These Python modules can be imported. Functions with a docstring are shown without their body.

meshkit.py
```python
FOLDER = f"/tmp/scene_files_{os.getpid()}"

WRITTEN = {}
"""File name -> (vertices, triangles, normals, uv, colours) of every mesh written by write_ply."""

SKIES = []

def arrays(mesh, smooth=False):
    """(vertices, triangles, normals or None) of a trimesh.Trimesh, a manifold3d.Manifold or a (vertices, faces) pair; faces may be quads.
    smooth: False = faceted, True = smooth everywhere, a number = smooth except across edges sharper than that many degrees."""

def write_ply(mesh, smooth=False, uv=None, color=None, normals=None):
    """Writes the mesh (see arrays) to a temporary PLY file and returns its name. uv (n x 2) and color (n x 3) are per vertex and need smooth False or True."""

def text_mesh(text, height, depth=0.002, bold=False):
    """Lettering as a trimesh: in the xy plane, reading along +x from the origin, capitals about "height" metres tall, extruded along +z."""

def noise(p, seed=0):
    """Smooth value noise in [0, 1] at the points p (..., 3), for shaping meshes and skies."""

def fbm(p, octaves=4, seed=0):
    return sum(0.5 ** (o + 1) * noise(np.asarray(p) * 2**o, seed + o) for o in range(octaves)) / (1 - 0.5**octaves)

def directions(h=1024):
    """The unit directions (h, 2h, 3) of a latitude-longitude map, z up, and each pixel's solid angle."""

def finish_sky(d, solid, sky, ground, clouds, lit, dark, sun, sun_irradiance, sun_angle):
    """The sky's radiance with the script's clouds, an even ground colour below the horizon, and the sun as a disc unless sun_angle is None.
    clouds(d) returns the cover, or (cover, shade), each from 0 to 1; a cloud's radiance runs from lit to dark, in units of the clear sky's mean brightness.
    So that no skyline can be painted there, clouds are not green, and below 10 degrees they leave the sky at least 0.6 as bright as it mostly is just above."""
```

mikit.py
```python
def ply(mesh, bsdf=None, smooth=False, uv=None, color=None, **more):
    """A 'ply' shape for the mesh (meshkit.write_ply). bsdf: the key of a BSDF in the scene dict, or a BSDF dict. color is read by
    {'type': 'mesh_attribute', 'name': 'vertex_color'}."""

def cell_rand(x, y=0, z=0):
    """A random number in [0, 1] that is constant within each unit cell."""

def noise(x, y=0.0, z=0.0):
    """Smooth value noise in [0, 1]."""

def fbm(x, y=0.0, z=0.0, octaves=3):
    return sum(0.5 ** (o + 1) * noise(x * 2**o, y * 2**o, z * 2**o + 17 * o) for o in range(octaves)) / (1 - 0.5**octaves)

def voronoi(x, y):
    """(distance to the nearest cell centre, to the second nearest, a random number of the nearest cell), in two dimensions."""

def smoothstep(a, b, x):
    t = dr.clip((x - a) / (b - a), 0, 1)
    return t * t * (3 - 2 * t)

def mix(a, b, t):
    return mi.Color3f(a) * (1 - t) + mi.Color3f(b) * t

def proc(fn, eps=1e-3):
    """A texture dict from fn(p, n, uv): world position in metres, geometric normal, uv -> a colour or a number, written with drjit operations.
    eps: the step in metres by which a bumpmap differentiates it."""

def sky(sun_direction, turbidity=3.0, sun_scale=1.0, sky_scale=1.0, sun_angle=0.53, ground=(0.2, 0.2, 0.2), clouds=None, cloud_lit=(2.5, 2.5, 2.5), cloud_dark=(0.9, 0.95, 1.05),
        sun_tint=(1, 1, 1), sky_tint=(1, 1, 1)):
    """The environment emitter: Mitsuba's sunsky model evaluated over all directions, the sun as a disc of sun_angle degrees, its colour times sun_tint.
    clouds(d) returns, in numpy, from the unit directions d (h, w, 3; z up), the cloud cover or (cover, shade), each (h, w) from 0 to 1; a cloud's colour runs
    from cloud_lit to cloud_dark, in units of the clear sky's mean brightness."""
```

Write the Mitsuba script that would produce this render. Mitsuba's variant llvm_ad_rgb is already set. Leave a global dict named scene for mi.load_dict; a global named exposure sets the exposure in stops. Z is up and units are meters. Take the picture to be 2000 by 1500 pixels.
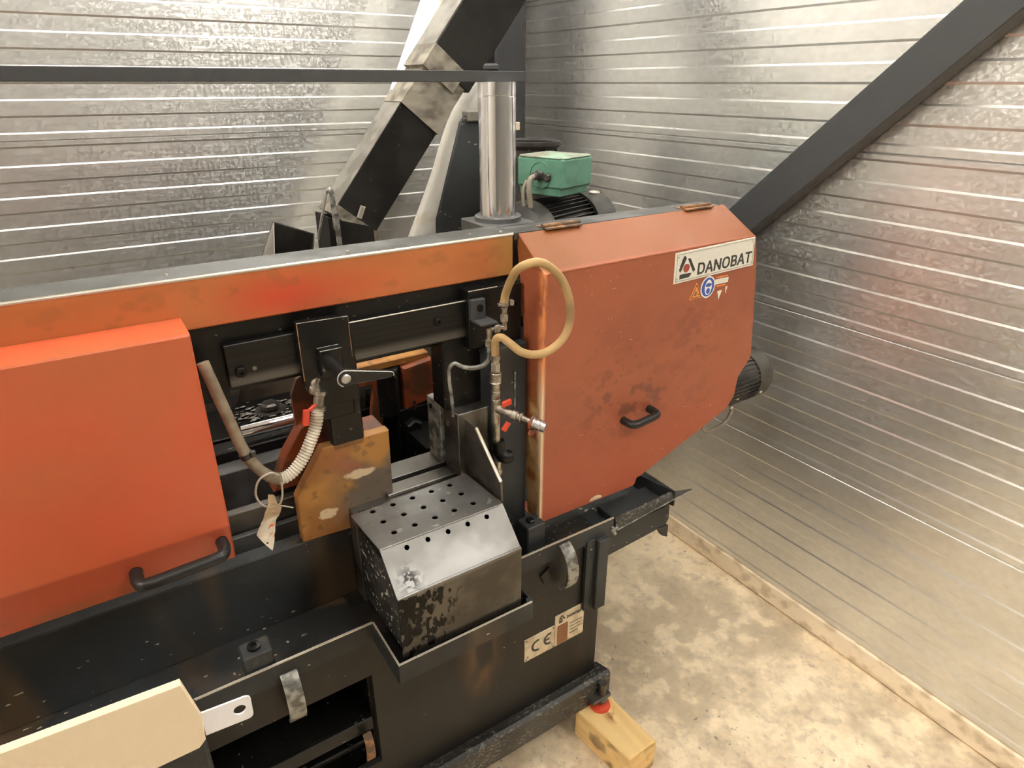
import math, random
import numpy as np, trimesh, drjit as dr, mitsuba as mi, mikit, meshkit
import manifold3d as m3
from shapely.geometry import Polygon, Point
from mikit import noise, fbm, smoothstep, mix, proc

# ------------------------------------------------------------------ camera, light, exposure
T = mi.ScalarTransform4f
YAW, PITCH = 0.577877, 0.432674
eye = [0.0, 0.0, 1.8]
fwd = [math.sin(YAW) * math.cos(PITCH), math.cos(YAW) * math.cos(PITCH), -math.sin(PITCH)]
exposure = 0.86
LAMP = 21.0
scene = {
    'camera': {'type': 'perspective', 'fov': math.degrees(2 * math.atan(1000 / 1273.8)), 'fov_axis': 'x', 'near_clip': 0.02,
               'to_world': T().look_at(origin=eye, target=[a + b for a, b in zip(eye, fwd)], up=[0, 0, 1])},
}
labels = {}
rng = np.random.default_rng(5)

# ------------------------------------------------------------------ helpers: meshes
def S(r, g, b):
    f = lambda c: c / 12.92 if c <= 0.04045 else ((c + 0.055) / 1.055) ** 2.4
    return tuple(f(v / 255.0) for v in (r, g, b))

def cat(*ms):
    return trimesh.util.concatenate([tm(m) for m in ms])

def tm(m):
    if isinstance(m, trimesh.Trimesh):
        return m
    if hasattr(m, 'to_mesh'):
        q = m.to_mesh()
        return trimesh.Trimesh(np.array(q.vert_properties[:, :3]), np.array(q.tri_verts), process=False)
    return trimesh.Trimesh(*m, process=False)

def box(x0, x1, y0, y1, z0, z1, b=0.0):
    lo, hi = np.array([x0, y0, z0], float), np.array([x1, y1, z1], float)
    if b <= 0:
        return trimesh.creation.box(bounds=[lo, hi])
    b = min(b, *(0.45 * (hi - lo)))
    pts = []
    for k in range(3):
        l, h = lo + b, hi - b
        l[k], h[k] = lo[k], hi[k]
        for i in range(8):
            pts.append([(l, h)[(i >> j) & 1][j] for j in range(3)])
    return trimesh.convex.convex_hull(np.array(pts))

def prism(pts, axis, lo, hi, b=0.0):
    """Polygon extruded along an axis, its end edges chamfered by b. axis 'y': points (x, z); 'x': (y, z); 'z': (x, y)."""
    p = np.array(pts, float)
    if np.cross(p, np.roll(p, -1, 0)).sum() < 0:
        p = p[::-1]
    n = len(p)
    def inset(d):
        if d == 0:
            return p
        e = np.roll(p, -1, 0) - p
        e /= np.linalg.norm(e, axis=1, keepdims=True)
        nr = np.stack([-e[:, 1], e[:, 0]], 1)
        a = np.roll(nr, 1, 0)
        m = a + nr
        m /= np.maximum((m * nr).sum(1, keepdims=True), 0.3)
        return p + d * m
    rings = [(inset(b), lo), (p, lo + b), (p, hi - b), (inset(b), hi)] if b > 0 else [(p, lo), (p, hi)]
    v, f = [], []
    for q, h in rings:
        v += [(a, c, h) for a, c in q]
    for r in range(len(rings) - 1):
        for i in range(n):
            j = (i + 1) % n
            f += [(r * n + i, r * n + j, (r + 1) * n + j), (r * n + i, (r + 1) * n + j, (r + 1) * n + i)]
    tri = m3.triangulate([rings[0][0]])
    f += [(a, c, bb) for a, bb, c in tri] + [tuple(k + (len(rings) - 1) * n for k in t) for t in tri]
    v, f = np.array(v), np.array(f)
    if axis == 'y':
        v, f = v[:, [0, 2, 1]], f[:, ::-1]
    elif axis == 'x':
        v = v[:, [2, 0, 1]]
    return trimesh.Trimesh(v, f, process=False)

def smooth_path(pts, per=8):
    p = np.array(pts, float)
    if len(p) < 3:
        return p
    q = np.vstack([2 * p[0] - p[1], p, 2 * p[-1] - p[-2]])
    out = []
    for i in range(1, len(q) - 2):
        for t in np.linspace(0, 1, per, endpoint=False):
            a, b, c, d = q[i - 1:i + 3]
            out.append(0.5 * (2 * b + (c - a) * t + (2 * a - 5 * b + 4 * c - d) * t ** 2 + (3 * b - a - 3 * c + d) * t ** 3))
    out.append(p[-1])
    return np.array(out)

def tube(path, r, n=14, profile=None, up=None):
    """Swept tube with end caps; r a number or one per point. profile: (a, c) points instead of a circle. Returns mesh, uv (around, metres along)."""
    p = np.array(path, float)
    t = np.gradient(p, axis=0)
    t /= np.linalg.norm(t, axis=1, keepdims=True) + 1e-12
    u = np.cross(t[0], [0, 0, 1.0] if up is None else up)
    if np.linalg.norm(u) < 1e-3:
        u = np.cross(t[0], [0, 1.0, 0])
    u /= np.linalg.norm(u)
    r = np.broadcast_to(r, len(p))
    prof = np.array(profile) if profile is not None else np.stack([np.cos(np.arange(n) / n * 2 * np.pi), np.sin(np.arange(n) / n * 2 * np.pi)], 1)
    n = len(prof)
    v, uv, L = [], [], 0
    for i in range(len(p)):
        if i:
            L += np.linalg.norm(p[i] - p[i - 1])
        u = u - t[i] * (u @ t[i])
        u /= np.linalg.norm(u)
        w = np.cross(t[i], u)
        for k, (a, c) in enumerate(prof):
            v.append(p[i] + r[i] * (a * u + c * w))
            uv.append((k / n, L))
    f = []
    for i in range(len(p) - 1):
        for k in range(n):
            a, b, c, d = i * n + k, i * n + (k + 1) % n, (i + 1) * n + (k + 1) % n, (i + 1) * n + k
            f += [(a, b, c), (a, c, d)]
    s, e = len(v), len(v) + 1
    v += [p[0], p[-1]]
    uv += [(0, 0), (0, L)]
    m = (len(p) - 1) * n
    for k in range(n):
        f += [(s, (k + 1) % n, k), (e, m + k, m + (k + 1) % n)]
    return trimesh.Trimesh(np.array(v), np.array(f), process=False), np.array(uv)

def rod(a, b, r, n=20):
    return tube([a, b], r, n)[0]

def lathe(prof, origin, axis=(0, 0, 1), n=32):
    """prof: (radius, height) from bottom to top, closed on the axis by itself."""
    prof = np.array(prof, float)
    ang = np.arange(n) / n * 2 * np.pi
    v = np.array([[r * math.cos(a), r * math.sin(a), h] for r, h in prof for a in ang])
    f = []
    for i in range(len(prof) - 1):
        for k in range(n):
            a, b, c, d = i * n + k, i * n + (k + 1) % n, (i + 1) * n + (k + 1) % n, (i + 1) * n + k
            f += [(a, b, c), (a, c, d)]
    m = trimesh.Trimesh(v, np.array(f), process=True)
    m.update_faces(m.nondegenerate_faces())
    m.apply_transform(trimesh.geometry.align_vectors([0, 0, 1], np.array(axis, float) / np.linalg.norm(axis)))
    m.apply_translation(origin)
    return m

def hexnut(origin, axis, af, h, chamfer=True):
    R = af / math.sqrt(3)
    p = [(R * math.cos(i * math.pi / 3), R * math.sin(i * math.pi / 3)) for i in range(6)]
    m = prism(p, 'z', 0, h, min(0.12 * af, 0.3 * h))
    m.apply_transform(trimesh.geometry.align_vectors([0, 0, 1], np.array(axis, float) / np.linalg.norm(axis)))
    m.apply_translation(origin)
    return m

def plate(poly, o, ux, uy, th):
    """A shapely polygon (may have holes) as sheet metal: its plane starts at o with unit vectors ux, uy; thickness th along ux x uy."""
    m = trimesh.creation.extrude_polygon(poly, th, engine='earcut')
    ux, uy = np.array(ux, float), np.array(uy, float)
    ux /= np.linalg.norm(ux); uy /= np.linalg.norm(uy)
    M = np.eye(4)
    M[:3, 0], M[:3, 1], M[:3, 2], M[:3, 3] = ux, uy, np.cross(ux, uy), o
    m.apply_transform(M)
    return m

def front(m, x, y, z, sx=1.0, shear=0.0, slope=0.0):
    """A mesh drawn in its own xy plane put upright onto a face that looks towards -y, its foot at (x, y, z)."""
    M = np.array([[sx, shear, 0, x], [0, 0, -1, y], [slope, 1, 0, z], [0, 0, 0, 1.0]])
    m = m.copy(); m.apply_transform(M)
    return m

def rotz(m, deg, about):
    m = m.copy()
    m.apply_transform(trimesh.transformations.rotation_matrix(math.radians(deg), [0, 0, 1], about))
    return m

# ------------------------------------------------------------------ helpers: scene entries
def key_for(key):
    if key not in scene:
        return key
    i = 1
    while f'{key}_{i:03d}' in scene:
        i += 1
    return f'{key}_{i:03d}'

def add(key, mesh, mat, smooth=30, label=None, uv=None, **more):
    key = key_for(key)
    scene[key] = mikit.ply(tm(mesh), mat, smooth=smooth, uv=uv, **more)
    if label:
        labels[key] = {'label': label}
    return key

def thing(key, label, category, group=None):
    labels[key] = {'label': label, 'category': category}
    if group:
        labels[key]['group'] = group
    return key

def structure(key, label):
    labels[key] = {'label': label, 'kind': 'structure', 'category': key.split('_')[0]}
    return key

# ------------------------------------------------------------------ materials
def mat(name, color, rough=0.5, metallic=0.0, spec=0.5, bump=None, bump_scale=0.0005, eps=1e-3, **more):
    c = proc(color) if callable(color) else {'type': 'rgb', 'value': list(color)}
    r = proc(rough) if callable(rough) else float(rough)
    b = {'type': 'principled', 'base_color': c, 'roughness': r, 'metallic': metallic, 'specular': spec, **more}
    if bump is not None:
        b = {'type': 'bumpmap', 'arbitrary': proc(bump, eps), 'scale': bump_scale, 'bsdf': b}
    scene[name] = {'type': 'twosided', 'bsdf': b}
    return name

F = mi.Float
def blob(x, z, cx, cz, rx, rz):
    return dr.exp(-(dr.square((x - cx) / rx) + dr.square((z - cz) / rz)))

def galv(p, n, uv):
    a = fbm(p.x * 3, p.y * 3, p.z * 3, 3)
    k = fbm(p.x * 60, p.y * 60, p.z * 60, 2)
    c = mix((0.74, 0.74, 0.725), (0.84, 0.84, 0.82), smoothstep(0.3, 0.7, a))
    return c * (0.94 + 0.12 * k)
mat('m_galvanised', galv, rough=0.34, metallic=0.86, anisotropic=0.6,
    bump=lambda p, n, uv: fbm(p.x * 55, p.y * 55, p.z * 55, 2) + 0.5 * noise(p.x * 7, p.y * 7, p.z * 5), bump_scale=0.00034)

def concrete(p, n, uv):
    a = fbm(p.x * 2.6, p.y * 2.6, 0, 4)
    b = fbm(p.x * 17 + 3, p.y * 17, 4, 4)
    g = fbm(p.x * 110, p.y * 110, 1, 2)
    c = mix(S(186, 169, 143), S(236, 216, 184), smoothstep(0.30, 0.70, 0.62 * a + 0.38 * b))
    c = mix(c, S(246, 228, 196), smoothstep(0.52, 0.70, b) * 0.35)
    c = mix(c, S(168, 152, 130), smoothstep(0.50, 0.80, fbm(p.x * 42, p.y * 42, 8, 4)) * 0.45)
    spot = smoothstep(0.76, 0.84, fbm(p.x * 60 + 5, p.y * 60, 2.0, 3)) * smoothstep(0.58, 0.75, noise(p.x * 6, p.y * 6, 5.0))
    return mix(c, S(74, 66, 56), spot * 0.55) * (0.93 + 0.14 * g)
mat('m_concrete', concrete, rough=0.75, bump=lambda p, n, uv: fbm(p.x * 40, p.y * 40, p.z * 40, 3), bump_scale=0.0015)
mat('m_curb', lambda p, n, uv: mix(S(240, 224, 198), S(200, 182, 154), smoothstep(0.45, 0.75, fbm(p.x * 22, p.y * 22, p.z * 22, 4))), rough=0.85,
    bump=lambda p, n, uv: fbm(p.x * 50, p.y * 50, p.z * 50, 3), bump_scale=0.002)
mat('m_white_wall', S(196, 192, 184), rough=0.8)
mat('m_grey_wall', S(120, 119, 116), rough=0.8)

def orange_cover(p, n, uv):
    a = fbm(p.x * 4, p.y * 4, p.z * 4, 3)
    b = fbm(p.x * 22, p.y * 22, p.z * 22, 3)
    c = mix(S(152, 84, 58), S(142, 77, 54), smoothstep(0.35, 0.65, a))
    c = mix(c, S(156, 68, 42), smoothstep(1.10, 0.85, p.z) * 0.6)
    # grease prints on the face and dents
    st = blob(p.x, p.z, 1.03, 1.08, 0.11, 0.10) + 0.7 * blob(p.x, p.z, 1.16, 1.05, 0.10, 0.05) + 0.45 * blob(p.x, p.z, 1.30, 1.20, 0.12, 0.1) + 0.3 * blob(p.x, p.z, 1.36, 0.98, 0.06, 0.06)
    c = mix(c, S(84, 50, 40), dr.clip(st * smoothstep(0.46, 0.68, fbm(p.x * 34, 3.0, p.z * 34, 3)), 0, 1) * 0.6)
    c = mix(c, S(96, 56, 42), smoothstep(0.72, 0.80, noise(p.x * 45, p.y * 45, p.z * 45)) * dr.clip(0.15 + st, 0, 1) * 0.5)
    chip = smoothstep(0.86, 0.89, fbm(p.x * 170, p.y * 170, p.z * 150, 2)) * smoothstep(0.5, 0.7, noise(p.x * 9, 2, p.z * 9))
    c = mix(c, S(222, 170, 130), chip * 0.6)
    # rubbed left edge, rusty left flange
    edge = smoothstep(0.812, 0.802, p.x) * smoothstep(1.125, 1.104, p.y)
    low = smoothstep(1.25, 1.10, p.z)
    c = mix(c, mix(S(232, 148, 92), S(232, 206, 170), low), edge * smoothstep(0.25, 0.5, b + 0.25 * low) * 0.85)
    flange = smoothstep(0.8035, 0.8015, p.x) * smoothstep(1.105, 1.115, p.y)
    c = mix(c, mix(S(160, 112, 50), S(196, 164, 120), smoothstep(0.4, 0.7, b)), flange * smoothstep(1.20, 1.10, p.z) * smoothstep(0.3, 0.55, b) * 0.85)
    c = mix(c, S(130, 76, 42), smoothstep(1.428, 1.437, p.z) * 0.85 + blob(p.x, p.z, 0.86, 1.46, 0.06, 0.06) * 0.4)  # upper slope painted a darker orange to offset the strong light there
    return c
def orange_left(p, n, uv):
    a = fbm(p.x * 4, p.y * 4, p.z * 4, 3)
    c = mix(S(188, 84, 54), S(176, 92, 58), smoothstep(0.35, 0.65, a))
    c = mix(c, S(150, 66, 42), smoothstep(1.068, 1.060, p.z))
    return mix(c, S(110, 74, 48), smoothstep(1.03, 0.99, p.z) * 0.6 * smoothstep(0.3, 0.6, fbm(p.x * 20, p.y * 20, p.z * 20, 3)))
mat('m_orange_left', orange_left, rough=0.4, spec=0.45)
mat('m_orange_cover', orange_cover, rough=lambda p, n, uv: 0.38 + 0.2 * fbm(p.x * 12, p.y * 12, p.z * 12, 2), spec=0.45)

def orange_beam(p, n, uv):
    a = fbm(p.x * 5, 0, p.z * 9, 3)
    b = fbm(p.x * 30, p.y * 30, p.z * 30, 3)
    c = mix(S(180, 108, 62), S(168, 98, 55), smoothstep(0.3, 0.7, a))
    red = dr.clip(0.9 * blob(p.x, p.z, 0.27, 1.445, 0.10, 0.045) + 0.4 * blob(p.x, p.z, 0.43, 1.44, 0.10, 0.04), 0, 1)
    c = mix(c, S(188, 66, 40), red * smoothstep(0.1, 0.5, a + 0.2))
    c = mix(c, S(150, 130, 70), smoothstep(0.70, 0.78, p.x) * 0.5)
    return mix(c, S(130, 84, 50), smoothstep(0.6, 0.75, b) * 0.25)
mat('m_orange_beam', orange_beam, rough=0.36, spec=0.5)

mat('m_orange_dull', lambda p, n, uv: mix(S(128, 62, 32), S(78, 50, 32), smoothstep(0.42, 0.66, fbm(p.x * 16, p.y * 16, p.z * 16, 3))), rough=0.5)  # orange darkened for the shadow over the rear vise parts

def jaw_paint(p, n, uv):
    a = fbm(p.x * 14, p.y * 14, p.z * 14, 3)
    s = fbm(p.x * 60, p.y * 20, p.z * 60, 3)
    c = mix(S(172, 122, 62), S(144, 94, 46), smoothstep(0.35, 0.65, a))
    worn = blob(p.x, p.z, 0.43, 0.965, 0.085, 0.075)
    c = mix(c, S(104, 92, 80), dr.clip(worn * 1.9 * smoothstep(0.25, 0.5, a), 0, 1))
    c = mix(c, S(150, 92, 70), blob(p.x, p.z, 0.39, 1.05, 0.06, 0.03) * smoothstep(0.4, 0.6, a))
    bare = dr.clip(blob(p.x, p.z, 0.305, 0.945, 0.026, 0.016) + blob(p.x, p.z, 0.385, 1.02, 0.04, 0.013), 0, 1)
    c = mix(c, S(220, 196, 160), smoothstep(0.32, 0.50, bare * (0.35 + s)))
    return mix(c, S(84, 64, 48), smoothstep(0.60, 0.74, s) * 0.45)
mat('m_jaw_paint', jaw_paint, rough=0.5, spec=0.4)

def slate(p, n, uv):
    a = fbm(p.x * 3, p.y * 3, p.z * 3, 3)
    c = mix(S(48, 51, 53), S(29, 30, 30), smoothstep(0.3, 0.7, a))
    c = mix(c, S(96, 74, 46), smoothstep(0.55, 0.8, fbm(p.x * 9, p.y * 9, p.z * 1.6, 3)) * 0.45)
    chip = smoothstep(0.83, 0.86, fbm(p.x * 60, p.y * 90, p.z * 130, 2)) * smoothstep(0.45, 0.6, noise(p.x * 7, p.y * 7, p.z * 7))
    return mix(c, S(196, 184, 160), chip * 0.7)
mat('m_slate', slate, rough=lambda p, n, uv: 0.36 + 0.25 * fbm(p.x * 10, p.y * 10, p.z * 10, 2), spec=0.22)
mat('m_slate_top', lambda p, n, uv: mix(S(76, 77, 77), S(54, 54, 52), smoothstep(0.3, 0.7, fbm(p.x * 10, p.y * 10, p.z * 10, 3))), rough=0.45)
mat('m_added_rear_panel', lambda p, n, uv: mix(S(84, 74, 62), S(52, 46, 40), smoothstep(0.35, 0.65, fbm(p.x * 8, p.y * 8, p.z * 8, 3))), rough=0.5)
mat('m_dark_steel', S(54, 55, 57), rough=0.5, spec=0.3)

def cabinet(p, n, uv):
    a = fbm(p.x * 3, p.y * 3, p.z * 3, 3)
    c = mix(S(28, 27, 25), S(18, 17, 16), smoothstep(0.3, 0.7, a))
    drip = blob(p.x, 0, 0.60, 0, 0.035, 1) * smoothstep(0.30, 0.45, p.z) * smoothstep(0.70, 0.55, p.z) + 0.8 * blob(p.x, 0, 0.695, 0, 0.012, 1) * smoothstep(0.5, 0.6, p.z)
    c = mix(c, S(116, 82, 48), dr.clip(drip * smoothstep(0.25, 0.55, fbm(p.x * 20, 0, p.z * 6, 3)) * 1.2, 0, 1) * 0.5)
    c = mix(c, S(58, 44, 30), smoothstep(0.5, 0.8, fbm(p.x * 7, p.y * 7, p.z * 2, 3)) * 0.45)
    chip = smoothstep(0.86, 0.89, fbm(p.x * 90, p.y * 90, p.z * 90, 2))
    return mix(c, S(170, 160, 140), chip * 0.5)
mat('m_cabinet', cabinet, rough=0.5, spec=0.25)

def gritty(p, n, uv):
    c = mix(S(44, 44, 42), S(26, 25, 24), smoothstep(0.3, 0.7, fbm(p.x * 8, p.y * 8, p.z * 8, 3)))
    k = smoothstep(0.50, 0.80, fbm(p.x * 160, p.y * 160, p.z * 160, 3)) * smoothstep(0.3, 0.6, fbm(p.x * 14, p.y * 14, p.z * 14, 2))
    return mix(c, S(130, 127, 120), k * 0.6)
mat('m_gritty', gritty, rough=0.5, bump=lambda p, n, uv: fbm(p.x * 120, p.y * 120, p.z * 120, 2), bump_scale=0.0015)

def black_oil(p, n, uv):
    c = mix(S(9, 9, 9), S(17, 17, 16), smoothstep(0.3, 0.7, fbm(p.x * 9, p.y * 9, p.z * 9, 3)))
    return mix(c, S(120, 114, 104), smoothstep(0.80, 0.86, fbm(p.x * 90, p.y * 90, p.z * 90, 2)) * 0.4)
mat('m_black_oil', black_oil, rough=0.33, spec=0.22, bump=lambda p, n, uv: fbm(p.x * 60, p.y * 60, p.z * 60, 2), bump_scale=0.0006)

def rail_steel(p, n, uv):
    s = fbm(p.x * 2, p.y * 4, p.z * 160, 3)
    band = smoothstep(1.315, 1.300, p.z) * smoothstep(1.289, 1.293, p.z)
    c = mix((0.010, 0.010, 0.010), (0.026, 0.026, 0.026), s)
    return mix(c, (0.12, 0.12, 0.118), band * (0.45 + 0.5 * s))
mat('m_rail', rail_steel, rough=0.36, metallic=0.85)

mat('m_steel', lambda p, n, uv: mix((0.18, 0.17, 0.155), (0.075, 0.068, 0.06), smoothstep(0.35, 0.72, fbm(p.x * 9, p.y * 9, p.z * 9, 4))),
    rough=lambda p, n, uv: 0.30 + 0.25 * fbm(p.x * 20, p.y * 20, p.z * 20, 3), metallic=0.9)

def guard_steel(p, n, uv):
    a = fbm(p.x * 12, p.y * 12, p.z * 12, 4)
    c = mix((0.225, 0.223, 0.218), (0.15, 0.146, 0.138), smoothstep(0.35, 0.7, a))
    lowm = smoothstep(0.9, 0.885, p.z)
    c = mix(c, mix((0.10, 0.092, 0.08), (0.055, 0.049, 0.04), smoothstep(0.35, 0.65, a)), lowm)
    # black tar on the lower left of the front
    sm = fbm(p.x * 110 + 30 * p.z, 1.0, p.z * 48 - p.x * 30, 4)
    w = smoothstep(0.53, 0.35, p.x) * lowm * (0.75 + 0.5 * smoothstep(0.74, 0.80, p.z))
    c = mix(c, (0.006, 0.006, 0.006), smoothstep(0.62, 0.50, sm + 0.32 * (1 - w)) * dr.clip(w * 2, 0, 1))
    smudge = blob(p.x, p.z, 0.378, 0.914, 0.020, 0.017) * smoothstep(0.44, 0.58, fbm(p.x * 110, p.y * 110, p.z * 110, 3))
    c = mix(c, (0.03, 0.03, 0.03), dr.clip(smudge * 1.3, 0, 1))
    crumbs = smoothstep(0.70, 0.76, fbm(p.x * 80, p.y * 80, p.z * 80, 2))
    return mix(c, (0.6, 0.57, 0.5), crumbs * 0.3 * smoothstep(0.9655, 0.9668, p.z))
mat('m_guard', guard_steel, rough=lambda p, n, uv: 0.36 + 0.2 * fbm(p.x * 14, p.y * 14, p.z * 14, 3), metallic=0.85)
mat('m_guard_side', lambda p, n, uv: mix(mix(S(46, 45, 43), S(26, 26, 25), smoothstep(0.3, 0.7, fbm(p.x * 7, p.y * 9, p.z * 9, 3))), S(188, 184, 172), smoothstep(0.64, 0.80, fbm(p.x * 80, p.y * 110, p.z * 110, 3)) * 0.75), rough=0.42, spec=0.25)

scene['m_chrome'] = {'type': 'twosided', 'bsdf': {'type': 'principled', 'base_color': {'type': 'rgb', 'value': [0.74, 0.74, 0.76]}, 'metallic': 1.0, 'roughness': 0.09}}
mat('m_nickel', lambda p, n, uv: mix((0.44, 0.41, 0.36), (0.25, 0.22, 0.18), smoothstep(0.4, 0.7, fbm(p.x * 60, p.y * 60, p.z * 60, 2))), rough=0.33, metallic=0.9)
mat('m_lever_black', S(20, 20, 20), rough=0.35, spec=0.3)
mat('m_lever_rim', (0.55, 0.55, 0.56), rough=0.3, metallic=0.95)
mat('m_black_plastic', S(24, 24, 24), rough=0.38, spec=0.3)
mat('m_red_plastic', S(208, 66, 40), rough=0.4)
mat('m_hose', lambda p, n, uv: mix(S(196, 162, 108), S(150, 120, 80), smoothstep(0.3, 0.75, fbm(p.x * 14, p.y * 14, p.z * 14, 2))), rough=0.32, spec=0.6,
    bump=lambda p, n, uv: dr.sin(uv.x * 2 * dr.pi * 9 + uv.y * 1100) + dr.sin(uv.x * 2 * dr.pi * 9 - uv.y * 1100), bump_scale=0.0005, eps=3e-4)
mat('m_hose_white', lambda p, n, uv: mix(S(214, 206, 190), S(150, 138, 118), smoothstep(0.35, 0.75, fbm(p.x * 25, p.y * 25, p.z * 25, 3))), rough=0.35)
mat('m_hose_grey', lambda p, n, uv: mix(S(140, 128, 110), S(104, 92, 76), smoothstep(0.35, 0.75, fbm(p.x * 25, p.y * 25, p.z * 25, 3))), rough=0.4)
mat('m_paper', lambda p, n, uv: mix(mix(S(232, 222, 204), S(184, 160, 130), smoothstep(1.0, 1.045, p.z + 0.05 * fbm(p.x * 60, 0, p.z * 60, 2) - 0.03)), S(226, 110, 60), smoothstep(0.52, 0.66, fbm(p.x * 110, 0, p.z * 110, 2)) * blob(p.x, p.z, 0.178, 0.995, 0.007, 0.02)), rough=0.8)
mat('m_string', S(170, 160, 146), rough=0.7)
mat('m_zip', S(24, 24, 24), rough=0.4)

def duct_black(p, n, uv):
    c = mix(S(15, 14, 13), S(28, 27, 25), smoothstep(0.35, 0.7, fbm(p.x * 9, p.y * 9, p.z * 9, 3)))
    return mix(c, S(96, 90, 82), smoothstep(0.82, 0.88, fbm(p.x * 70, p.y * 70, p.z * 70, 2)) * 0.25)
mat('m_duct', duct_black, rough=0.6, spec=0.15)
mat('m_duct_side', lambda p, n, uv: mix(S(124, 121, 114), S(98, 95, 88), smoothstep(0.35, 0.65, fbm(p.x * 14, p.y * 14, p.z * 14, 3))), rough=0.55)
mat('m_tape', lambda p, n, uv: mix(S(134, 128, 115), S(84, 78, 68), smoothstep(0.32, 0.7, fbm(p.x * 24, p.y * 24, p.z * 24, 3))), rough=0.55,
    bump=lambda p, n, uv: fbm(p.x * 20, p.y * 20, p.z * 45, 3), bump_scale=0.004)
mat('m_pvc', lambda p, n, uv: mix(S(248, 246, 238), S(226, 214, 190), smoothstep(0.62, 0.85, fbm(p.x * 12, p.y * 12, p.z * 12, 3))), rough=0.35)
mat('m_green', lambda p, n, uv: mix(S(90, 138, 117), S(76, 120, 101), smoothstep(0.4, 0.7, fbm(p.x * 16, p.y * 16, p.z * 16, 3))), rough=0.45)
mat('m_green_lid', lambda p, n, uv: mix(S(120, 118, 104), S(134, 160, 140), smoothstep(0.4, 0.6, fbm(p.x * 14, p.y * 14, p.z * 14, 3))), rough=0.5)
mat('m_motor', lambda p, n, uv: mix(S(26, 25, 24), S(60, 56, 50), smoothstep(0.4, 0.75, fbm(p.x * 12, p.y * 12, p.z * 12, 3))), rough=0.45)
mat('m_grey_cable', S(128, 120, 106), rough=0.5)
mat('m_sign', S(224, 222, 212), rough=0.4)
mat('m_sign_edge', S(150, 146, 134), rough=0.4)
mat('m_print_black', S(40, 40, 40), rough=0.5)
mat('m_print_red', S(150, 62, 44), rough=0.5)
mat('m_print_blue', S(58, 84, 160), rough=0.4)
mat('m_print_white', S(232, 232, 232), rough=0.4)
mat('m_print_orange', S(238, 150, 78), rough=0.45)
mat('m_print_brown', S(126, 78, 52), rough=0.5)
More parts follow.
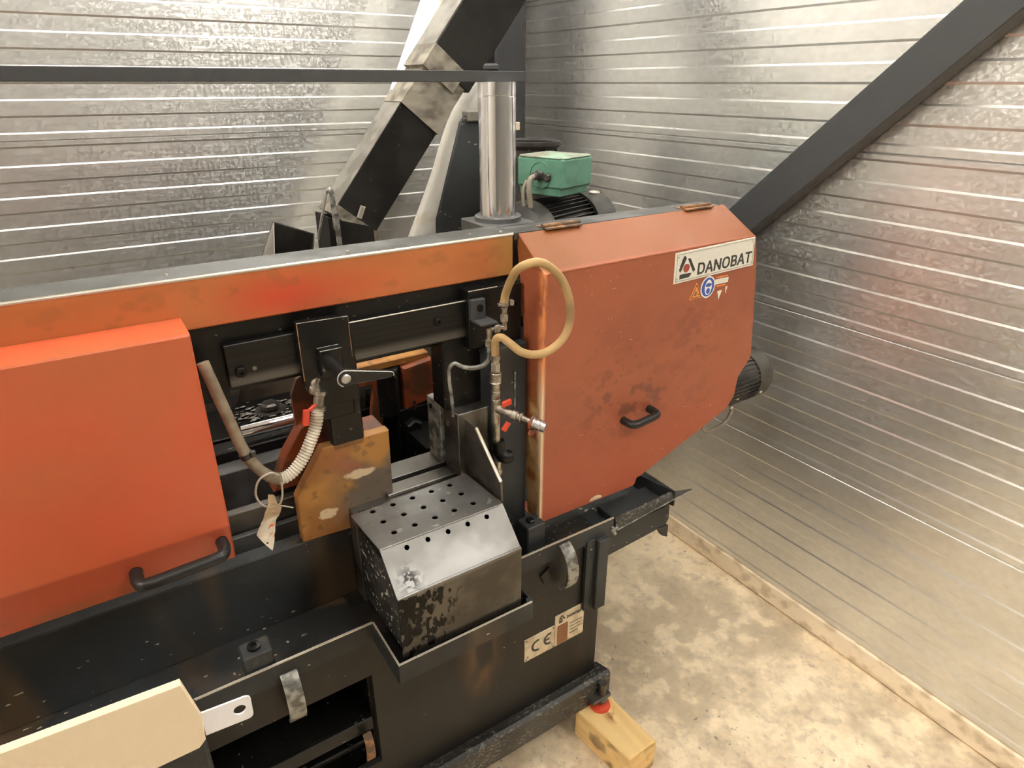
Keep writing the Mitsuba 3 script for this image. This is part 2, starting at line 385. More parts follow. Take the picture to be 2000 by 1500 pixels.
mat('m_plate_beige', lambda p, n, uv: mix(S(204, 190, 164), S(182, 164, 138), smoothstep(0.4, 0.7, fbm(p.x * 40, p.y * 40, p.z * 40, 2))), rough=0.5)
mat('m_rust', lambda p, n, uv: mix(S(130, 92, 58), S(74, 58, 44), smoothstep(0.35, 0.65, fbm(p.x * 60, p.y * 60, p.z * 60, 3))), rough=0.7)
mat('m_weld', S(196, 190, 178), rough=0.4, metallic=0.6)
mat('m_strap', lambda p, n, uv: mix(S(150, 150, 144), S(84, 82, 78), smoothstep(0.35, 0.65, fbm(p.x * 50, p.y * 50, p.z * 50, 3))), rough=0.42, metallic=0.4)
def timber(p, n, uv):
    g = fbm(p.x * 45, p.y * 4, p.z * 45, 2)
    c = mix(S(228, 194, 134), S(218, 182, 122), smoothstep(0.3, 0.75, g))
    c = mix(c, S(140, 92, 44), dr.clip(1.2 * blob(p.x, p.y, 0.975, 0.955, 0.018, 0.02) * smoothstep(0.3, 0.55, fbm(p.x * 50, p.y * 50, 0, 2)), 0, 1))
    return mix(c, S(122, 96, 64), smoothstep(0.55, 0.75, fbm(p.x * 18, p.y * 18, p.z * 18, 3)) * smoothstep(0.108, 0.10, p.z) * 0.8)
mat('m_timber', timber, rough=0.7)
mat('m_red_rubber', S(206, 72, 46), rough=0.45)
mat('m_white_metal', S(226, 226, 232), rough=0.4, metallic=0.0)
mat('m_cream', S(222, 204, 176), rough=0.5)

# ------------------------------------------------------------------ the room
WX, WY, HZ = 1.865, 2.775, 3.3
structure('floor', 'bare stained concrete floor beside the saw, with dark spots')
add('floor', box(-3.2, 2.2, -3.2, 3.1, -0.1, 0.0), 'm_concrete', False)
structure('ceiling', 'plain pale ceiling above the workshop')
add('ceiling', box(-3.2, 2.2, -3.2, 3.1, HZ, HZ + 0.1), 'm_white_wall', False)
structure('wall_left', 'plain pale wall on the left side, out of the picture')
add('wall_left', box(-3.2, -3.1, -3.2, 3.1, 0, HZ), 'm_white_wall', False)
structure('wall_front', 'plain grey wall behind the photographer')
add('wall_front', box(-3.2, 2.2, -3.2, -3.1, 0, HZ), 'm_grey_wall', False)

def panel_profile(z0, z1):
    """(depth towards the room, height): bands 5 cm high, by turns proud and 3 mm back, with rounded lips at both joints."""
    pts = [(-0.045, z0), (-0.006, z0), (0.0, z0 + 0.003)]
    k = 0
    z = z0 + 0.024
    while z < z1 - 0.03:
        a, b = (0.0, -0.0019) if k % 2 == 0 else (-0.0019, 0.0)
        pts += [(a, z - 0.003), (b, z + 0.003)]
        z += 0.0497; k += 1
    last = pts[-1][0]
    if last < 0:
        pts += [(last, z1 - 0.022), (0.0, z1 - 0.016)]
    pts += [(0.0, z1 - 0.004), (-0.006, z1 - 0.0005), (-0.045, z1 - 0.0005)]
    return np.array(pts)

def panel(z0, z1, a0, a1, put):
    prof = panel_profile(z0, z1)
    n = len(prof)
    v = np.array([put(d, a, z) for a in (a0, a1) for d, z in prof])
    uv = np.array([(z, a) for a in (a0, a1) for d, z in prof])
    f = []
    for i in range(n):
        j = (i + 1) % n
        f += [(i, j, n + j), (i, n + j, n + i)]
    tri = m3.triangulate([prof])
    f += [tuple(t) for t in tri] + [tuple(k + n for k in t[::-1]) for t in tri]
    m = trimesh.Trimesh(v, np.array(f), process=False)
    c = m.triangles_center[0]
    return m, uv

joints = [0.085, 0.632, 1.127, 1.626, 2.122, 2.618, 3.114, HZ]
structure('wall_back', 'back wall of horizontal ribbed galvanised metal panels')
structure('wall_right', 'right wall of horizontal ribbed galvanised metal panels')
for z0, z1 in zip(joints[:-1], joints[1:]):
    m, uv = panel(z0, z1, -3.1, WX - 0.002, lambda d, a, z: (a, WY - d, z))
    add('wall_back__panel', m, 'm_galvanised', False, uv=uv)
    m, uv = panel(z0, z1, -3.1, WY - 0.002, lambda d, a, z: (WX - d, a, z))
    m.invert()
    add('wall_right__panel', m, 'm_galvanised', False, uv=uv)
structure('baseboard_right', 'low concrete kerb along the foot of the right wall')
add('baseboard_right', box(WX - 0.006, WX + 0.12, -3.1, WY + 0.1, 0.0, 0.084, 0.006), 'm_curb', 20)
structure('baseboard_back', 'low concrete kerb along the foot of the back wall')
add('baseboard_back', box(-3.1, WX - 0.007, WY - 0.006, WY + 0.12, 0.0, 0.084, 0.006), 'm_curb', 20)

# lamps: unseen twin-tube battens under the ceiling, one added for brightness
def batten(name, x0, x1, y0, y1, label, power):
    thing(name, label, 'ceiling light', 'fluorescent battens under the ceiling')
    add(name + '__housing', box(x0, x1, y0, y1, HZ - 0.07, HZ, 0.008), 'm_white_wall', 20)
    along_x = (x1 - x0) > (y1 - y0)
    for s in (-0.05, 0.05):
        c = [(x0 + x1) / 2, (y0 + y1) / 2, HZ - 0.10]
        a, b = list(c), list(c)
        if along_x:
            a[0], b[0], a[1], b[1] = x0 + 0.02, x1 - 0.02, c[1] + s, c[1] + s
        else:
            a[1], b[1], a[0], b[0] = y0 + 0.02, y1 - 0.02, c[0] + s, c[0] + s
        add(name + '__tube', rod(a, b, 0.019, 12), 'm_print_white', True, emitter={'type': 'area', 'radiance': {'type': 'rgb', 'value': [power * 1.0, power * 0.965, power * 0.90]}})
batten('ceiling_lamp', 1.48, 1.72, -2.0, -0.6, 'twin tube fluorescent batten near the right wall', LAMP * 2.8)
batten('ceiling_lamp_001', -0.35, -0.11, -1.5, -0.1, 'twin tube fluorescent batten above the photographer', LAMP * 1.2)
batten('ceiling_lamp_003', 0.62, 0.86, 0.45, 1.65, 'added twin tube batten above the saw to brighten the pipe and back wall', LAMP * 1.7)  # added here to brighten pipe, duct, column and back wall
batten('ceiling_lamp_004', 0.98, 1.22, 1.6, 2.5, 'twin tube fluorescent batten near the corner behind the saw', LAMP * 2.8)
batten('ceiling_lamp_002', -2.3, -2.06, 0.0, 1.4, 'twin tube fluorescent batten near the left wall', LAMP * 4.0)

# corner post and the diagonal brace on the right wall
thing('steel_post', 'dark grey steel post with flanges standing in the wall corner', 'post')
px, py = 1.672, 2.64
I = [(-.073, -.07), (.073, -.07), (.073, -.058), (.005, -.058), (.005, .058), (.073, .058), (.073, .07), (-.073, .07), (-.073, .058), (-.005, .058), (-.005, -.058), (-.073, -.058)]
add('steel_post', prism([(px + a, py + b) for a, b in I], 'z', 0, HZ), 'm_dark_steel', False)
thing('diagonal_brace', 'dark grey steel bar running diagonally up the right wall', 'brace')
d = np.array([0, -0.722, 0.692]); nrm = np.array([0, 0.692, 0.722])
c0 = np.array([1.80, 1.38, 1.413])
def brace_pt(t, w): return c0 + d * t + nrm * w
bp = [brace_pt(-0.55, 0.051), brace_pt(2.4, 0.051), brace_pt(2.4, -0.056), brace_pt(-0.55, -0.056)]
add('diagonal_brace', prism([(q[1], q[2]) for q in bp], 'x', 1.79, WX - 0.008, 0.003), 'm_dark_steel', 20)

# ------------------------------------------------------------------ the band saw: base
SAW = thing('band_saw', 'large orange and black metal-cutting band saw with hinged orange blade cover', 'band saw')
def saw(name, mesh, m, smooth=30, label=None, **k):
    return add(f'{SAW}__{name}', mesh, m, smooth, label, **k)

# cabinet: open-fronted on the left
cab = saw('base_cabinet', cat(box(0.314, 0.985, 1.06, 1.80, 0.185, 0.70), box(-0.75, 0.314, 1.06, 1.085, 0.588, 0.70), box(-0.75, -0.62, 1.06, 1.80, 0.185, 0.588),
                              box(-0.62, 0.314, 1.46, 1.80, 0.185, 0.70), box(-0.62, 0.314, 1.06, 1.075, 0.185, 0.30)), 'm_cabinet', 20, 'dark base cabinet with an open bay')
saw('base_cabinet__bay_shade', cat(box(-0.62, 0.314, 1.45, 1.46, 0.185, 0.69), box(-0.62, 0.314, 1.076, 1.45, 0.185, 0.20), box(0.309, 0.3138, 1.087, 1.45, 0.20, 0.586)), 'm_black_oil', False)  # black sheets stand in for the shade inside the open bay
saw('base_cabinet__shelf', cat(box(-0.62, 0.308, 1.085, 1.44, 0.425, 0.432), box(-0.62, 0.308, 1.072, 1.085, 0.405, 0.445, 0.002)), 'm_black_oil', 20)  # shelf black as well, for the shade in the bay
saw('base_cabinet__tank', cat(box(-0.2, 0.30, 1.12, 1.42, 0.205, 0.33, 0.006), box(-0.22, 0.31, 1.10, 1.43, 0.33, 0.345, 0.003)), 'm_black_oil', 20)
# skid: a channel under the cabinet
chan = [(1.018, 0.112), (1.03, 0.106), (1.085, 0.106), (1.085, 0.185), (1.03, 0.205), (1.018, 0.2)]
saw('skid', prism(chan, 'x', -0.8, 1.018, 0.003), 'm_gritty', 25, 'dirty steel channel along the foot of the base')
saw('skid', prism([(2.80 - a, b) for a, b in chan], 'x', -0.8, 1.018, 0.003), 'm_gritty', 25)
saw('levelling_foot', cat(lathe([(0, 0.060), (0.012, 0.060), (0.012, 0.14), (0, 0.14)], (0.975, 1.005, 0.055), n=16), hexnut((0.975, 1.005, 0.128), (0, 0, 1), 0.034, 0.012), box(0.93, 1.0, 0.99, 1.03, 0.140, 0.152, 0.003)), 'm_steel', 30)

# chip tray around the bed
ZT, TH = 0.745, 0.004
yf = 1.05
tray = cat(box(-0.8, 0.326, yf, yf + TH, 0.694, ZT), box(0.655, 1.010, yf, yf + TH, 0.694, ZT), box(-0.8, 1.21, yf + TH, 1.80, 0.694, 0.700),
           box(0.326, 0.330, 0.917, yf + TH, 0.694, ZT), box(0.326, 0.650, 0.913, 0.917, 0.694, ZT, 0.001), box(0.326, 0.655, 0.917, 1.06, 0.690, 0.697),
           box(0.651, 0.655, 0.925, yf + TH, 0.694, ZT), lathe([(0, 0), (0.008, 0), (0.008, 0.051), (0, 0.051)], (0.6485, 0.9225, 0.694), n=16),
           box(-0.8, 1.21, 1.796, 1.80, 0.694, ZT), box(1.206, 1.21, 1.165, 1.80, 0.694, ZT))
saw('chip_tray', tray, 'm_slate', False, 'dark steel chip tray with a bright worn rim')
rim = cat(box(-0.8, 0.327, yf - 0.0008, yf + TH, ZT - 0.001, ZT + 0.0015), box(0.655, 1.010, yf - 0.0008, yf + TH, ZT - 0.001, ZT + 0.0015), box(0.326, 0.330, 0.916, yf, ZT, ZT + 0.0015), box(0.326, 0.650, 0.9125, 0.917, ZT, ZT + 0.0015))
saw('chip_tray__rim_edge', rim, 'm_weld', False)
saw('chip_tray__weld_bead', cat(*[trimesh.creation.icosphere(2, 0.003 + 0.003 * rng.random()).apply_translation((1.012 + 0.006 * rng.normal(), yf - 0.001, 0.708 + 0.010 * rng.normal())) for _ in range(12)]), 'm_strap', True)
# right end of the tray: tilted front lip that ends in a sharp point, end wall, skirt
lip = np.array([(1.016, 1.052, 0.742), (1.225, 1.056, 0.744), (1.306, 1.046, 0.730), (1.020, 1.046, 0.703)])
v = np.vstack([lip, lip + [0, 0.004, -0.001]])
f = [(0, 2, 1), (0, 3, 2), (4, 5, 6), (4, 6, 7), (0, 1, 5), (0, 5, 4), (1, 2, 6), (1, 6, 5), (2, 3, 7), (2, 7, 6), (3, 0, 4), (3, 4, 7)]
saw('chip_tray__corner_lip', trimesh.Trimesh(v, np.array(f), process=False), 'm_gritty', False)
saw('chip_tray__lip_edge', rod((1.020, 1.0455, 0.703), (1.306, 1.0455, 0.729), 0.0016, 8), 'm_strap', True)
saw('chip_tray__end_wall', prism([(1.207, 1.17), (1.232, 1.045), (1.236, 1.045), (1.236, 1.80), (1.207, 1.80)], 'z', 0.70, 0.748), 'm_slate', False)
saw('chip_tray__floor_plate', box(1.03, 1.21, 1.056, 1.14, 0.7, 0.722, 0.002), 'm_slate', 20)
skirt = prism([(0.985, 0.565), (1.270, 0.582), (1.283, 0.60), (1.279, 0.700), (0.985, 0.698)], 'y', 1.10, 1.106)
saw('chip_tray__skirt', cat(skirt, box(1.274, 1.280, 1.106, 1.6, 0.59, 0.70), prism([(1.240, 0.585), (1.284, 0.578), (1.284, 0.535), (1.262, 0.548)], 'y', 1.098, 1.112)), 'm_slate', 20)
saw('hanging_bar', cat(box(0.946, 0.982, 1.03, 1.045, 0.470, 0.705, 0.002), box(0.918, 0.946, 1.045, 1.057, 0.470, 0.705, 0.001)), 'm_slate', 20, 'vertical flat bar below the tray rim')

# lifting straps: bent flat bar standing on the cabinet front
def lifting_strap(x, w, zt, zb, out, m):
    a = np.linspace(-0.30, 1.0, 18) * math.pi / 2
    pts = [(1.06 - out * math.cos(t) , (zt + zb) / 2 + (zt - zb) / 2 * math.sin(t)) for t in np.linspace(math.pi / 2, -math.pi / 2 * 0.75, 22)]
    inner = [(1.06 - (out - 0.007) * math.cos(t), (zt + zb) / 2 + ((zt - zb) / 2 - 0.007) * math.sin(t)) for t in np.linspace(-math.pi / 2 * 0.75, math.pi / 2, 22)]
    saw('lifting_strap', prism(pts + inner, 'x', x, x + w, 0.0), m, 25, 'bent bare steel strap welded to the base front')
lifting_strap(0.125, 0.034, 0.715, 0.58, 0.045, 'm_strap')
lifting_strap(0.826, 0.034, 0.735, 0.59, 0.055, 'm_strap')
lifting_strap(0.825 - 0.55, 0.02, 0.42, 0.33, 0.02, 'm_rust')
saw('square_hole_plug', prism([(0.775, 0.655), (0.802, 0.672), (0.812, 0.64), (0.788, 0.622)], 'y', 1.054, 1.062), 'm_black_oil', False)

# CE plate and type plate
saw('ce_plate', box(0.730, 0.829, 1.057, 1.0605, 0.377, 0.456, 0.001), 'm_plate_beige', 20, 'beige plate with the CE mark')
def arc(cx, cz, r, a0, a1, w, n=22):
    t = np.radians(np.linspace(a0, a1, n))
    return [(cx + r * math.cos(k), cz + r * math.sin(k)) for k in t] + [(cx + (r - w) * math.cos(k), cz + (r - w) * math.sin(k)) for k in t[::-1]]
ce = cat(prism(arc(0.772, 0.418, 0.0205, 75, 285, 0.0065), 'y', 1.0563, 1.058), prism(arc(0.812, 0.420, 0.0205, 75, 285, 0.0065), 'y', 1.0563, 1.058), box(0.797, 0.812, 1.0563, 1.058, 0.4172, 0.4228),
         *[lathe([(0, 0), (0.002, 0), (0.002, 0.001), (0, 0.001)], (x, 1.0568, z), (0, -1, 0), 8) for x in (0.735, 0.824) for z in (0.383, 0.451)],
         front(meshkit.text_mesh('C', 0.006, 0.0006), 0.737, 1.0568, 0.388), front(meshkit.text_mesh('1', 0.006, 0.0006), 0.818, 1.0568, 0.392))
saw('ce_plate__mark', ce, 'm_print_black', False)
saw('type_plate', box(0.830, 0.931, 1.057, 1.0605, 0.377, 0.487, 0.001), 'm_plate_beige', 20, 'beige maker plate with a brown field')
saw('type_plate__brown_field', box(0.838, 0.874, 1.0562, 1.058, 0.380, 0.448), 'm_print_brown', False)

def emblem(x, z, h, y):
    """The maker's emblem: two leaning bars, a lower bar cut at the right, a red ball between. Returns (bars, ball)."""
    s = h / 100.0
    q = lambda l: prism([(x + a * s, z + b * s) for a, b in l], 'y', y - 0.0012, y)
    bars = cat(q([(2, 36), (13, 36), (38, 92), (29, 100), (25, 93)]), q([(48, 96), (40, 84), (70, 32), (80, 40), (80, 44)]), q([(4, 2), (36, 2), (46, 10), (54, 24), (4, 24)]))
    ball = lathe([(0, 0), (14 * s, 0), (14 * s, 0.0013), (0, 0.0013)], (x + 36 * s, y, z + 48 * s), (0, -1, 0), 28)
    return bars, ball
eb, er = emblem(0.842, 0.456, 0.026, 1.0570)
saw('type_plate__lettering', cat(eb, front(meshkit.text_mesh('DANOBAT', 0.009, 0.0008, True), 0.868, 1.0568, 0.462), *[box(0.880, 0.880 + w, 1.0564, 1.058, z, z + 0.0016) for w, z in ((0.044, 0.436), (0.038, 0.424), (0.044, 0.412), (0.032, 0.400))]), 'm_print_black', False)
saw('type_plate__emblem_ball', er, 'm_print_red', False)

# long box along the front of the bed, clamp blocks standing in the tray
saw('bed_front_beam', box(-0.7, 0.352, 1.21, 1.25, 0.700, 0.888, 0.003), 'm_slate', 20, 'long scratched dark beam behind the chip tray')
saw('clamp_block', box(0.066, 0.124, 1.058, 1.104, 0.700, 0.782, 0.003), 'm_slate', 20, 'square block with a socket bolt in the tray')
saw('clamp_block__bolt', cat(lathe([(0.0, 0), (0.013, 0), (0.013, 0.006), (0.006, 0.007), (0.006, 0.003), (0, 0.003)], (0.094, 1.082, 0.781), n=24)), 'm_black_oil', 25)
saw('clamp_block', box(0.748, 0.803, 1.075, 1.125, 0.700, 0.800, 0.003), 'm_slate', 20, 'dark block under the left edge of the orange cover')
saw('clamp_block_001__bolt', hexnut((0.772, 1.10, 0.799), (0, 0, 1), 0.02, 0.008), 'm_black_oil', False)

# the bed: cross rails and the ground table on the right
ZB = 0.95
saw('bed_table', cat(box(0.352, 0.70, 1.165, 1.225, 0.70, 0.940, 0.002), box(0.44, 0.70, 1.19, 1.232, 0.940, ZB, 0.002)), 'm_steel', 20, 'ground steel table in front of the blade slot')
saw('bed_table', box(0.44, 0.70, 1.250, 1.315, 0.70, ZB, 0.002), 'm_steel', 20, 'ground steel table behind the blade slot')
saw('bed_rail', box(-0.65, 0.44, 1.305, 1.328, 0.72, ZB, 0.002), 'm_steel', 20, 'bright narrow rail across the bed')
saw('bed_rail', box(-0.65, 0.44, 1.285, 1.300, 0.72, 0.902, 0.002), 'm_slate_top', 20)
saw('bed_rail', box(-0.65, 0.40, 1.425, 1.480, 0.72, 0.985, 0.002), 'm_slate_top', 20, 'wide grey rail behind the narrow one')
saw('bed_floor', cat(box(-0.65, 0.70, 1.25, 1.80, 0.70, 0.74), box(-0.65, 0.60, 1.60, 1.615, 0.74, 0.96), box(0.62, 0.85, 1.36, 1.79, 0.70, 0.93)), 'm_black_oil', False)
saw('added_rear_panel', box(-0.65, 0.86, 1.795, 1.80, 0.70, 1.24), 'm_added_rear_panel', False, 'added brownish dark panel hiding the bright wall behind the saw bed')  # added dark sheet, keeps the bright wall out of the bed opening
saw('rear_deck', cat(box(-0.05, 0.52, 1.60, 1.79, 0.965, 0.985, 0.003), prism([(0.27, 1.60), (0.42, 1.60), (0.42, 1.72)], 'z', 0.985, 0.99)), 'm_black_oil', 20, 'black deck plate with a large nut behind the rod')
crumb = [trimesh.creation.icosphere(1, 0.002 + 0.005 * rng.random()).apply_transform(np.diag([1.5, 0.8, 0.5, 1])).apply_translation((0.315 + 0.045 * rng.normal(), 1.69 + 0.03 * rng.normal(), 0.989)) for _ in range(170)]
saw('rear_deck__pivot_nut', cat(lathe([(0, 0), (0.04, 0), (0.04, 0.008), (0, 0.008)], (0.315, 1.69, 0.984)), hexnut((0.315, 1.69, 0.991), (0, 0, 1), 0.045, 0.022)), 'm_steel', 25)
k = saw('rear_deck__swarf', cat(*crumb), 'm_steel', True)
labels[k] = {'label': 'grey swarf heaped around the nut', 'kind': 'stuff'}
saw('rear_deck__gusset', prism([(0.00, 0.985), (0.245, 0.985), (0.31, 1.165), (0.02, 1.165)], 'y', 1.775, 1.787), 'm_steel', False)
saw('guide_rod', rod((0.205, 1.50, 1.040), (0.37, 1.50, 1.040), 0.0165, 28), 'm_chrome', True, 'polished chrome rod across the vise')
saw('guide_rod__carrier', cat(box(-0.30, 0.40, 1.475, 1.53, 0.95, 1.012, 0.003)), 'm_black_oil', 20)

# vise: moving jaw on the left, fixed jaws on the right
jaw = [(0.245, 0.892), (0.352, 0.886), (0.352, 0.922), (0.459, 0.938), (0.462, 1.106), (0.312, 1.106), (0.246, 1.006)]
saw('moving_jaw', prism(jaw, 'y', 1.205, 1.232, 0.002), 'm_jaw_paint', 20, 'chipped ochre jaw plate of the vise')
saw('moving_jaw__cap', cat(box(0.395, 0.462, 1.232, 1.300, 1.04, 1.104, 0.003), box(0.36, 0.462, 1.232, 1.30, 0.95, 1.04)), 'm_orange_dull', 20)
saw('moving_jaw__rear_plate', prism([(0.225, 0.955), (0.44, 0.955), (0.44, 1.10), (0.345, 1.12), (0.305, 1.095), (0.262, 1.035)], 'y', 1.335, 1.375, 0.002), 'm_orange_dull', 20, 'dull orange rear plate of the moving jaw')
saw('moving_jaw__upper_plate', prism([(0.302, 1.08), (0.302, 1.17), (0.318, 1.205), (0.335, 1.215), (0.42, 1.215), (0.42, 1.08)], 'y', 1.36, 1.372, 0.001), 'm_orange_dull', 20)
saw('moving_jaw__clamp_stub', cat(box(0.360, 0.395, 1.245, 1.30, 1.10, 1.135, 0.003), hexnut((0.412, 1.27, 1.104), (0, 0, 1), 0.02, 0.012)), 'm_steel', 20)
saw('fixed_jaw', box(0.612, 0.72, 1.163, 1.236, ZB, 1.118, 0.002), 'm_steel', 20, 'front fixed jaw block of bare steel')
saw('fixed_jaw__bolt', lathe([(0, 0), (0.008, 0), (0.008, 0.002), (0.004, 0.002), (0.004, 0.0005), (0, 0.0005)], (0.6125, 1.215, 1.075), (-1, 0, 0), 16), 'm_nickel', 25)
saw('fixed_jaw', box(0.607, 0.73, 1.243, 1.312, ZB, 1.112, 0.002), 'm_strap', 20, 'pale rear fixed jaw block behind the blade slot')
saw('fixed_jaw_001__bolt', lathe([(0, 0), (0.006, 0), (0.006, 0.002), (0, 0.002)], (0.607, 1.29, 1.09), (-1, 0, 0), 16), 'm_black_oil', 25)
gus = [(1.166, 0.945), (1.166, 1.100), (1.120, 1.100), (1.014, 1.012), (1.010, 0.966)]
saw('side_gusset', prism(gus, 'x', 0.631, 0.636, 0.0), 'm_steel', False, 'thin triangular side plate beside the perforated guard')
saw('side_gusset__bright_edge', rod((0.6335, 1.118, 1.099), (0.6335, 1.015, 1.013), 0.0042, 10), 'm_weld', True)

# rear moving jaw casting: orange block, round post, bracket
saw('rear_vise_casting', cat(prism([(0.628, 0.978), (0.724, 0.995), (0.722, 1.105), (0.716, 1.118), (0.628, 1.108)], 'y', 1.50, 1.61, 0.006)), 'm_orange_dull', 20, 'orange rear vise casting seen below the saw beam')
saw('rear_vise_casting__top_plate', box(0.47, 0.715, 1.515, 1.66, 1.110, 1.132, 0.003), 'm_jaw_paint', 20)
saw('rear_vise_casting__post', cat(lathe([(0, 0), (0.036, 0), (0.036, 0.13), (0.032, 0.135), (0, 0.135)], (0.592, 1.53, 0.975), n=28), box(0.575, 0.61, 1.52, 1.56, 0.90, 0.98)), 'm_black_oil', 30)
saw('rear_vise_casting__leg', prism([(0.500, 1.110), (0.500, 1.075), (0.545, 1.075), (0.550, 1.06), (0.538, 0.99), (0.535, 0.94), (0.565, 0.94), (0.575, 1.0), (0.572, 1.110)], 'y', 1.515, 1.535, 0.001), 'm_orange_dull', 20)
saw('rear_vise_casting__bolt', cat(hexnut((0.640, 1.497, 0.935), (0, -1, 0), 0.045, 0.03), box(0.605, 0.80, 1.50, 1.56, 0.85, 0.985, 0.003), *[trimesh.creation.icosphere(1, 0.005).apply_translation(q) for q in ((0.605, 1.50, 0.985), (0.566, 1.51, 0.98), (0.70, 1.498, 0.99), (0.655, 1.498, 1.0))]), 'm_black_oil', 20)

# perforated guard over the outfeed
NS = np.array([0, 1.003 - 0.930, 0.967 - 0.895]); LS = np.linalg.norm(NS); NS /= LS
gx0, gx1 = 0.343, 0.629
top_poly = Polygon([(0, 0), (gx1 - gx0, 0), (gx1 - gx0 - 0.008, 0.149), (-0.008, 0.137)])
for row, (xo, yo) in enumerate(((0.389, 1.037), (0.385, 1.083), (0.380, 1.128))):
    for i in range(5):
        top_poly = top_poly.difference(Point(xo + 0.0465 * i - gx0, yo - 1.003).buffer(0.0062, 12))
sl_poly = Polygon([(0, 0), (gx1 - gx0, 0), (gx1 - gx0, LS), (0, LS)])
for i in range(5):
    sl_poly = sl_poly.difference(Point(0.396 + 0.0466 * i - gx0, LS - 0.0155).buffer(0.0052, 12))
guard = cat(plate(top_poly, (gx0, 1.003, 0.964), (1, 0, 0), (0, 1, 0), 0.003), plate(sl_poly, (gx0, 0.930 + 0.0021, 0.895 - 0.0021), (1, 0, 0), NS, 0.003),
            box(gx0, gx1, 0.927, 0.930, 0.738, 0.895), rod((gx0, 1.003, 0.9645), (gx1, 1.003, 0.9645), 0.0028, 12), rod((gx0, 0.9302, 0.8945), (gx1, 0.9302, 0.8945), 0.0032, 12))
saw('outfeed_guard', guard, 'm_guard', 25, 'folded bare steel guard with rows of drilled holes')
side = [(1.0, 0.955), (0.934, 0.893), (0.934, 0.742), (1.15, 0.730), (1.15, 0.930), (1.13, 0.955)]
saw('outfeed_guard__side', prism(side, 'x', 0.352, 0.356), 'm_guard_side', False, 'speckled dark side of the guard')
saw('outfeed_guard__side', prism(side, 'x', 0.616, 0.620), 'm_guard_side', False)
saw('outfeed_guard__fold', prism([(1.003, 0.962), (1.138, 0.962), (1.138, 0.945), (1.003, 0.945)], 'x', 0.343, 0.346), 'm_black_oil', False)
saw('outfeed_guard__dark_backing', cat(box(0.357, 0.615, 0.936, 1.14, 0.735, 0.745), box(0.357, 0.615, 1.146, 1.156, 0.745, 0.958)), 'm_black_oil', False)  # black sheets added under the drilled holes so they look dark

# ------------------------------------------------------------------ the band saw: the bow
saw('saw_beam', box(-0.70, 0.786, 1.200, 1.285, 1.409, 1.4985, 0.0025), 'm_orange_beam', 20, 'long orange beam of the saw bow')
saw('saw_beam__top_plate', cat(box(-0.70, 0.789, 1.203, 1.290, 1.4985, 1.5015, 0.001), box(0.789, 1.452, 1.2005, 1.268, 1.485, 1.5015, 0.001)), 'm_slate_top', 20, 'grey top face of the beam')
saw('saw_beam__bright_edge', rod((-0.70, 1.2018, 1.4985), (0.786, 1.2018, 1.4985), 0.0036, 12), 'm_weld', True)  # pale rod drawn for the highlight along the beam edge
for x, y in ((0.10, 1.235), (0.42, 1.228), (0.70, 1.24), (0.77, 1.225)):
    saw('saw_beam__screw', lathe([(0, 0), (0.004, 0), (0.003, 0.003), (0, 0.0035)], (x, y, 1.5015), n=12), 'm_nickel', 30)
panel_pts = [(-0.70, 1.409), (0.80, 1.409), (0.80, 1.300), (0.795, 1.268), (0.66, 1.284), (0.159, 1.284), (0.159, 1.262), (-0.70, 1.262)]
saw('back_panel', prism(panel_pts, 'y', 1.21, 1.24, 0.001), 'm_black_oil', 20, 'black oily panel under the beam')
saw('blade', cat(box(-0.60, 1.15, 1.2425, 1.2435, 1.262, 1.288)), 'm_rail', False)
saw('guide_rail', box(0.160, 0.661, 1.192, 1.21, 1.287, 1.372, 0.0015), 'm_rail', 20, 'dark ground guide rail with bright edge')
saw('guide_rail__bright_edge', rod((0.345, 1.1925, 1.3715), (0.657, 1.1925, 1.3715), 0.0016, 8), 'm_weld', True)
def socket_bolt(name, x, z, y, r):
    saw(name, lathe([(r * 1.25, -0.001), (r * 1.25, 0.0006), (r, 0.0006), (r, 0.004), (r * 0.85, 0.005), (r * 0.5, 0.005), (r * 0.5, 0.001), (0, 0.001)], (x, y, z), (0, -1, 0), 22), 'm_black_oil', 25)
socket_bolt('guide_rail__bolt', 0.182, 1.318, 1.192, 0.0095)
socket_bolt('guide_rail__bolt', 0.588, 1.338, 1.192, 0.0085)
saw('guide_rail__pin_hole', lathe([(0.0042, -0.001), (0.0042, 0.001), (0.0028, 0.001), (0.0028, 0.0002), (0, 0.0002)], (0.207, 1.192, 1.319), (0, -1, 0), 14), 'm_steel', 25)

# adjustable guide arm with clamping lever
saw('guide_arm', cat(prism([(0.288, 1.3965), (0.387, 1.3935), (0.394, 1.300), (0.394, 1.216), (0.318, 1.216), (0.288, 1.27)], 'y', 1.170, 1.1915, 0.0015), box(0.335, 0.406, 1.205, 1.285, 1.09, 1.262, 0.003), box(0.31, 0.385, 1.18, 1.215, 1.18, 1.27, 0.003), box(0.345, 0.40, 1.21, 1.27, 0.985, 1.09, 0.003)), 'm_black_oil', 20, 'black sliding guide arm on the rail')
saw('guide_arm__worn_edge', rod((0.2885, 1.1706, 1.28), (0.2885, 1.1706, 1.395), 0.0012, 8), 'm_rust', True)
saw('guide_arm__worn_edge', rod((0.387, 1.1706, 1.31), (0.3865, 1.1706, 1.393), 0.0010, 8), 'm_rust', True)
saw('guide_arm__clamp_plate', cat(box(0.319, 0.361, 1.150, 1.171, 1.285, 1.341, 0.0015)), 'm_black_oil', 20)
for a, b in (((0.319, 1.1502, 1.341), (0.361, 1.1502, 1.341)), ((0.319, 1.1690, 1.3412), (0.361, 1.1690, 1.3412)), ((0.288, 1.1702, 1.3965), (0.387, 1.1702, 1.3935))):
    saw('guide_arm__bright_edge', rod(a, b, 0.0010, 8), 'm_strap', True)
